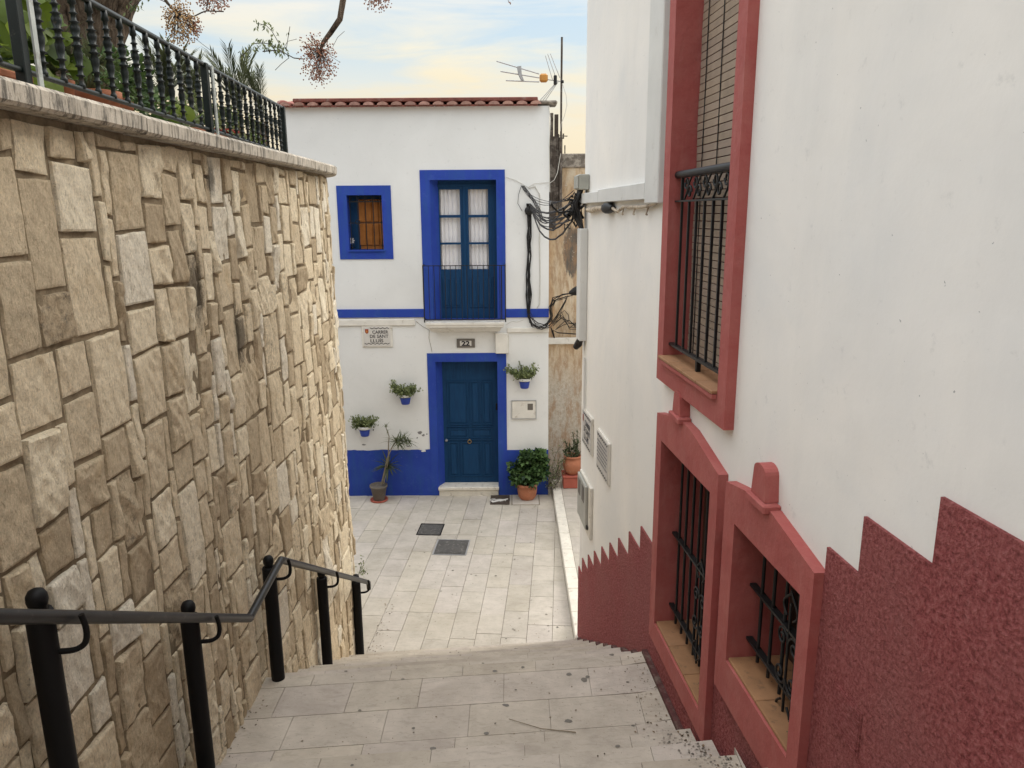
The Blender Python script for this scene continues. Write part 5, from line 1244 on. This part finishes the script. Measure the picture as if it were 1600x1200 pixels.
# shrubs behind the railing: middle stretch
def shrub(name, c, r, n, lab, seed, mat, Ln=.06, Wd=.035, cat='shrub'):
    c = Vector(c); o = thing(name, (c.x, c.y, .36), lab, cat); m = MB(); bush(m, c, r, n, Ln, Wd, seed); m.build('foliage', mat, o)
    m = MB(); r2 = random.Random(seed)
    for i in range(7): a = r2.uniform(0, 6.28); m.tube([(c.x, c.y, .34), c+Vector((math.cos(a)*r[0]*.3, math.sin(a)*r[1]*.3, -.1*r[2])), c+Vector((math.cos(a)*r[0]*.7, math.sin(a)*r[1]*.7, r[2]*.5))], [.012, .008, .004], 5)
    m.build('stems', M_twig, o); return o
shrub('leafy_shrub', (-2.22, 4.55, .60), (.20, .42, .20), 900, 'low leafy shrub behind the middle of the railing', 61, M_leaf)
shrub('leafy_shrub', (-2.5, 5.5, .64), (.26, .5, .24), 900, 'taller grey green shrub further back behind the far railing half', 62, M_leafs)
shrub('leafy_shrub', (-1.97, 6.05, .50), (.09, .16, .10), 260, 'small bright green shrub near the far end of the railing', 63, M_leafy, .035, .03)
# spiky palms behind
def palm(c, n, ln, lab, seed, spread=.9):
    global rr
    rr = random.Random(seed); c = Vector(c); o = thing('small_palm', (c.x, c.y, .36), lab, 'palm'); m = MB(); st_ = MB(); st_.tube([(c.x, c.y, .34), c], [.05, .035], 8); st_.build('trunk', M_bark, o)
    for i in range(n):
        a = rr.uniform(0, 6.28); v = Vector((math.cos(a)*spread, math.sin(a)*spread, rr.uniform(.5, 1.5))).normalized(); p = c.copy(); L_ = ln*rr.uniform(.7, 1.1); k = rr.uniform(.1, .9); seg = 9
        for s in range(seg):
            nx = p+v*L_/seg; 
            for sd_ in (-1, 1):
                for q in range(3):
                    f = q/3; b = p+(nx-p)*f; x = v.cross(Vector((0, 0, 1))).normalized(); m.leaf(b, (x*sd_*.42+v+Vector((rr.gauss(0, .06), rr.gauss(0, .06), .1))), Vector((0, 0, 1)), L_*.30*(1-.5*abs(s/seg-.4)), .012, (k, k, k))
            m.tube([p, nx], .004, 3, (.2, .2, .2), cap=False); p = nx; v = (v+Vector((0, 0, -.07))).normalized()
    m.build('fronds', M_palm, o)
palm(at(302, 170, 6.3), 12, .42, 'spiky palm left of the railing mid post, tallest seen between the balusters', 71, .3)
palm(at(372, 172, 6.9), 11, .46, 'spiky palm just right of the railing mid post, rising above the rail', 72, .3)
palm(at(410, 190, 7.0), 5, .50, 'small palm with one upright frond nearest the house roof', 73, .16)
palm(at(258, 160, 5.4), 10, .40, 'low spiky palm close behind the balusters, leftmost of the palms', 74, .4)
# broad leaved climber at the near left
cl = thing('broad_leaved_plant', (-2.35, 3.1, .36), 'plant with big round bright green leaves at the top left beyond the railing', 'plant')
m = MB(); s_ = MB(); rr = random.Random(17)
def roundleaf(mb, c, n, r, k):
    n = n.normalized(); x = n.orthogonal().normalized(); y = n.cross(x); vs = [c]
    for i in range(9): a = 2*math.pi*i/9; q = r*(1 if i else .55); vs.append(c+x*q*math.cos(a)+y*q*math.sin(a)-n*r*.12)
    mb.mesh(vs, [(0, 1+i, 1+(i+1) % 9) for i in range(9)], k)
cc_ = at(18, 48, 3.25)
for i in range(150):
    c = cc_+Vector((max(-.2, min(.13, rr.gauss(0, .10))), max(-.2, min(.2, rr.gauss(0, .12))), rr.gauss(0, .16)))
    k = rr.uniform(0, 1); roundleaf(m, c, Vector((.6, -.7, .4))+rv_(rr)*.6, rr.uniform(.035, .075), (k, k, k))
for i in range(9): s_.tube([(-2.35+rr.uniform(-.2, .2), 3.1, .35), (-2.35+rr.gauss(0, .25), 3.05+rr.gauss(0, .2), 1.1)], .008, 5)
m.build('leaves', M_leafy, cl); s_.build('stems', M_twig, cl)
yl = thing('yellow_green_plant', (-1.86, 4.35, CT), 'small plant with one yellow green leaf leaning over the coping under the railing', 'plant')
m = MB(); c = at(292, 178, 4.35); roundleaf(m, c, Vector((.5, -.9, .1)), .045, (.95, .95, .95)); roundleaf(m, c+Vector((-.05, .03, .03)), Vector((.6, -.6, .6)), .04, (.9, .9, .9))
for i in range(8): m.leaf(c+Vector((rr.uniform(-.12, .03), rr.uniform(0, .1), rr.uniform(-.06, .02))), rv_(rr)+Vector((0, 0, .2)), rv_(rr), .08, .03, (.3, .3, .3))
m.tube([c, c+Vector((-.08, .05, -.08))], .005, 5, (.2, .2, .2)); m.build('leaves', M_leafy, yl)

# ================================================================== chinaberry tree
tree = thing('chinaberry_tree', (-2.9, 4.75, .36), 'large dark furrowed tree trunk on the terrace with bare twigs and hanging berry clusters', 'tree')
m = MB(); TY = 4.8
def T(x, y, Y=TY): return at(x, y, Y)
tl = [Vector((-2.85, TY, .30)), T(132, 150), T(133, 100), T(136, 50), T(140, 0), T(148, -80), T(160, -200), T(150, -380)]
rad = [.20, .14, .165, .205, .25, .27, .25, .22]
SEG = 56; vs = []; fs = []
ring_n = 60
for i in range(ring_n):
    f = i/(ring_n-1)*(len(tl)-1); a = min(int(f), len(tl)-2); g_ = f-a; c = tl[a].lerp(tl[a+1], g_); r_ = rad[a]*(1-g_)+rad[a+1]*g_
    for j in range(SEG):
        an = 2*math.pi*j/SEG; d = Vector((math.cos(an), math.sin(an), 0))
        rg = noise.noise(Vector((d.x*9*r_/.2, d.y*9*r_/.2, c.z*1.6)))
        vs.append(c+d*(r_*(1+.10*rg)+.012*abs(noise.noise(Vector((d.x*26, d.y*26, c.z*3))))))
for i in range(ring_n-1):
    for j in range(SEG): fs.append((i*SEG+j, i*SEG+(j+1) % SEG, (i+1)*SEG+(j+1) % SEG, (i+1)*SEG+j))
m.mesh(vs, fs, None, True); m.build('trunk', M_bark, tree)
top = tl[-1]
def branch(pts, r0_, r1_, name='limb', rr_=None):
    m = MB(); n_ = len(pts); m.tube([Vector(p) for p in pts], rr_ or [r0_+(r1_-r0_)*i/(n_-1) for i in range(n_)], 9); return m.build(name, M_bark, tree)
branch([top, top+Vector((-.9, .5, .9)), top+Vector((-1.6, 1.4, 1.6)), top+Vector((-2.2, 2.0, 2.6))], .17, .04)
branch([top, top+Vector((.2, -1.0, 1.0)), top+Vector((.1, -2.0, 1.7)), top+Vector((-.2, -3.2, 2.3))], .15, .03)
hi = T(540, -160, 5.0)
branch([top+Vector((0, 0, -.4)), top+Vector((.5, .1, .35)), hi+Vector((-.35, 0, .35)), hi, T(541, -40, 5.0), T(536, 0, 5.0), T(531, 30, 5.0), T(516, 52, 5.0), T(505, 66, 5.0), T(500, 80, 5.0)], .10, .008, rr_=[.10, .08, .055, .035, .022, .019, .018, .016, .013, .008])
branch([T(150, -250), T(200, -120, 4.7), T(245, -20, 4.6), T(262, 5, 4.6), T(275, 20, 4.6)], .02, .004)
def cluster(px, py, w_, h_, Y, mat, seed, n=230, top_=None):
    rr = random.Random(seed); m = MB(); s_ = MB(); c = T(px, py, Y); sc = Y/1170*1.03; tp = T(*(top_ or (px, py-h_/2)), Y)
    for i in range(n):
        v = rv_(rr)*rr.uniform(.25, 1)**.55; p = c+Vector((v.x*w_*sc/2, v.y*w_*sc/2, v.z*h_*sc/2)); p += rv_(rr)*.02
        k = rr.uniform(0, 1); m.ball(p, rr.uniform(.0038, .0062), (k, k, k))
        if i % 7 == 0: mid = tp.lerp(p, .55)+rv_(rr)*.012; s_.tube([tp, mid, p], .0013, 3, cap=False)
    m.build('berry_cluster', mat, tree); s_.build('berry_stalks', M_twig, tree)
cluster(281, 36, 46, 62, 4.6, M_berry, 1, 620, (275, 18)); cluster(303, 42, 20, 28, 4.65, M_berryr, 2, 120, (290, 25)); cluster(332, 3, 46, 22, 4.7, M_berryr, 3, 220, (330, -12))
cluster(497, 98, 52, 66, 5.0, M_berryr, 4, 620, (500, 80)); cluster(492, 72, 44, 34, 5.0, M_berryr, 5, 120, (500, 80)); cluster(590, 2, 34, 24, 5.0, M_berryr, 6, 170, (590, -14)); cluster(795, -4, 12, 10, 5.4, M_berryr, 7, 12)
def twig(pts, r_=.003, Y=5.0, leaves=0, seed=0):
    rr = random.Random(seed); P_ = [T(x, y, Y) for x, y in pts]; m = MB(); m.tube(P_, r_, 4, cap=False); m.build('twig', M_twig, tree)
    if leaves:
        l_ = MB()
        for i in range(leaves):
            f = rr.uniform(0, 1)*(len(P_)-1); a = min(int(f), len(P_)-2); p = P_[a].lerp(P_[a+1], f-a)+rv_(rr)*.03; k = rr.uniform(0, 1); l_.leaf(p, rv_(rr)*.6+Vector((0, 0, -.8)), rv_(rr), rr.uniform(.018, .038), .012, (k, k, k))
        l_.build('leaf_spray', M_leafs, tree)
B = lambda x, y: (230+x/4.103, y/4.103)
twig([B(1000, 378), B(940, 372), B(880, 340), B(820, 322), B(740, 330)], .004); twig([B(880, 340), B(800, 285), B(740, 275), B(680, 280), B(610, 360)], .003, 5, 95, 3)
twig([B(880, 340), B(840, 270), B(800, 200), B(760, 160), B(700, 150)], .0025, 5, 60, 4); twig([B(890, 330), B(900, 260), B(915, 170)], .002, 5, 3, 5); twig([B(910, 370), B(860, 410), B(820, 450)], .002)
twig([B(1110, 290), B(1060, 240), B(1040, 225)], .002); twig([B(1190, 300), B(1220, 240), B(1265, 200)], .0015); twig([B(300, 240), B(350, 280), B(410, 325)], .0015, 4.6)
twig([B(240, 90), B(300, 105), B(350, 80), B(380, 70), B(490, 74)], .004, 4.65); twig([(200, 20), (230, -10), (262, 5)], .003, 4.6, 12, 8); twig([(205, 12), (215, 2), (240, -20)], .002, 4.6, 30, 9); twig([B(380, 70), (328, -15)], .003, 4.65)
twig([(590, -14), (575, -60), (541, -60)], .004, 5.0); twig([(795, -8), (700, -70), (541, -60)], .004, 5.2); twig([B(880, 300), B(900, 265), B(960, 250)], .0015)
# sparse crown above (mostly out of the frame)
m = MB(); rr = random.Random(19)
for (cx_, cy_, cz_, r_) in ((-4.6, 6.6, 5.2, 1.3), (-3.0, 1.4, 5.0, 1.3), (-3.6, 4.4, 5.6, 1.4), (-5.2, 4.6, 4.8, 1.2), (-3.2, -.8, 4.6, 1.6), (-1.8, -2.6, 5.0, 1.8), (-4.0, -2.8, 4.4, 1.7)):
    bush(m, (cx_, cy_, cz_), (r_, r_, r_*.7), 900, .09, .04, int(cx_*-10), hollow=.1)
m.build('crown', M_leafs, tree)

# ================================================================== litter
m = MB(); rr = random.Random(23)
def litter(n, fx, s0=.008, s1=.018):
    for i in range(n):
        p = fx(); a = rr.uniform(0, 6.28); k = rr.uniform(0, 1); s = rr.uniform(s0, s1); m.leaf(p+Vector((0, 0, .004)), Vector((math.cos(a), math.sin(a), .1)), Vector((0, 0, 1)), s, s*.6, (k, k, k), fold=.15)
def surf(X, Y): return Vector((X, Y, ground_z(Y, X)+.001)) if Y-SK*X < Y_land_far+RUN*8 else Vector((X, Y, GZ+.003))
litter(150, lambda: surf(rr.uniform(-1.6, .9), rr.uniform(2.4, 7.2)), .006, .02)
litter(160, lambda: (lambda Y: surf(xr(Y)-abs(rr.gauss(0, .09))-.01, Y))(rr.uniform(2.6, 4.7)), .006, .022)
litter(130, lambda: (lambda Y: surf(-1.66+abs(rr.gauss(0, .05)), Y))(rr.uniform(2.6, 7.2)), .006, .022)
litter(220, lambda: surf(rr.uniform(-1.7, .65), rr.uniform(7.4, 12.0)), .006, .018)
litter(50, lambda: surf(-1.6+abs(rr.gauss(0, .07)), rr.uniform(7.3, 8.4)), .01, .03)
for h in (a1_i, a2_i, rw_i): litter(26, lambda: wp(rr.uniform(h[0]+.01, h[0]+(h[1]-h[0])*.9), abs(rr.gauss(.12, .09)), h[2]+.019), .006, .016)
tag(m.build('fallen_leaves', M_dry), 'scattered dry leaves and crumbs on the steps and the paving', 'leaf litter', kind='stuff')
sp_ = MB(); rr = random.Random(31)
def spot(p, w_, k):
    n_ = 9; a0_ = rr.uniform(0, 6.28); el = rr.uniform(.55, 1)
    pts = [p+Vector((w_*rr.uniform(.6, 1.1)*math.cos(a0_+6.283*i/n_), w_*el*rr.uniform(.6, 1.1)*math.sin(a0_+6.283*i/n_), .0022)) for i in range(n_)]
    if abs(ground_z(p.y+w_*1.2, p.x)-ground_z(p.y-w_*1.2, p.x)) > .01 and p.y < 7.4: return
    sp_.poly(pts, (k, k, k))
for i in range(70): spot(surf(rr.uniform(-1.5, .85), rr.uniform(2.6, 7.3)), rr.uniform(.006, .022), rr.uniform(0, .5))
for i in range(60): spot(surf(rr.uniform(-1.6, .6), rr.uniform(7.6, 11.8)), rr.uniform(.006, .018), rr.uniform(0, .6))
for px, py, w_ in ((773, 1049, .022), (817, 1043, .015), (790, 1102, .025), (888, 1127, .028), (913, 1062, .03), (918, 1058, .02), (989, 1134, .016), (760, 1146, .018), (676, 1170, .022), (646, 1138, .012)): spot(onz(px, py, LZ), w_, .1)
for i in range(260):
    c = rr.random()
    if c < .3: Y = rr.uniform(3.68, 4.6); X = xr(Y)-.02-abs(rr.gauss(0, .13)); w_ = rr.uniform(.002, .007)
    else: yc = rr.choice([3.58, 3.28, 2.95]); Y = yc+rr.gauss(0, .045); X = xr(Y)-.06-abs(rr.gauss(0, .08)); w_ = rr.uniform(.002, .009)
    spot(surf(X, Y), w_, rr.uniform(0, .9))
tag(sp_.build('tread_stains', leafmat('dark_gum_and_lichen', (.13, .118, .10), (.33, .295, .25), 0)), 'dark gum spots and black lichen specks on the steps and paving', 'stains', kind='stuff')
m = MB(); a_, b_ = onz(795, 1125, LZ), onz(900, 1146, LZ); c_ = onz(845, 1140, LZ); m.tube([p+Vector((0, 0, .008)) for p in (a_, a_.lerp(c_, .5), c_, c_.lerp(b_, .6), b_)], [.0018, .002, .0022, .0028, .0035], 6)
tag(m.build('dry_stalk', M_stem), 'long thin dry stalk lying across the stair landing', 'twig')
# weeds at the foot of the stone wall
wd_ = thing('wall_weed', (-1.62, 7.45, GZ), 'small scraggy weed on the rounded end of the stone wall by the last handrail post', 'weed')
m = MB()
c = at(566, 888, 7.32); 
for i in range(60): k = rr.uniform(0, 1); m.leaf(c+Vector((rr.gauss(0, .02), rr.gauss(0, .03), rr.gauss(0, .06))), rv_(rr), rv_(rr), .03, .015, (k, k, k))
m.tube([c+Vector((-.05, 0, -.1)), c+Vector((0, 0, .06))], .003, 4, (.2, .2, .2)); m.build('leaves', M_leafs, wd_)
wd_.location = c+Vector((-.05, 0, -.1)); 
for ch in wd_.children: ch.data.transform(Matrix.Translation(WM[wd_.name].translation-wd_.location))
GR = {'access_cover': 'metal covers in the plaza paving', 'terrace_pot': 'terracotta pots behind the railing', 'plant_trough': 'terracotta troughs behind the railing', 'leafy_shrub': 'shrubs behind the railing', 'small_palm': 'small palms behind the railing', 'street_plaque': 'tiled plaques on the right hand wall'}
for o in col.objects:
    b_n = o.name.split('.')[0]
    if o.parent is None and b_n in GR: o['group'] = GR[b_n]
bpy.context.view_layer.update()
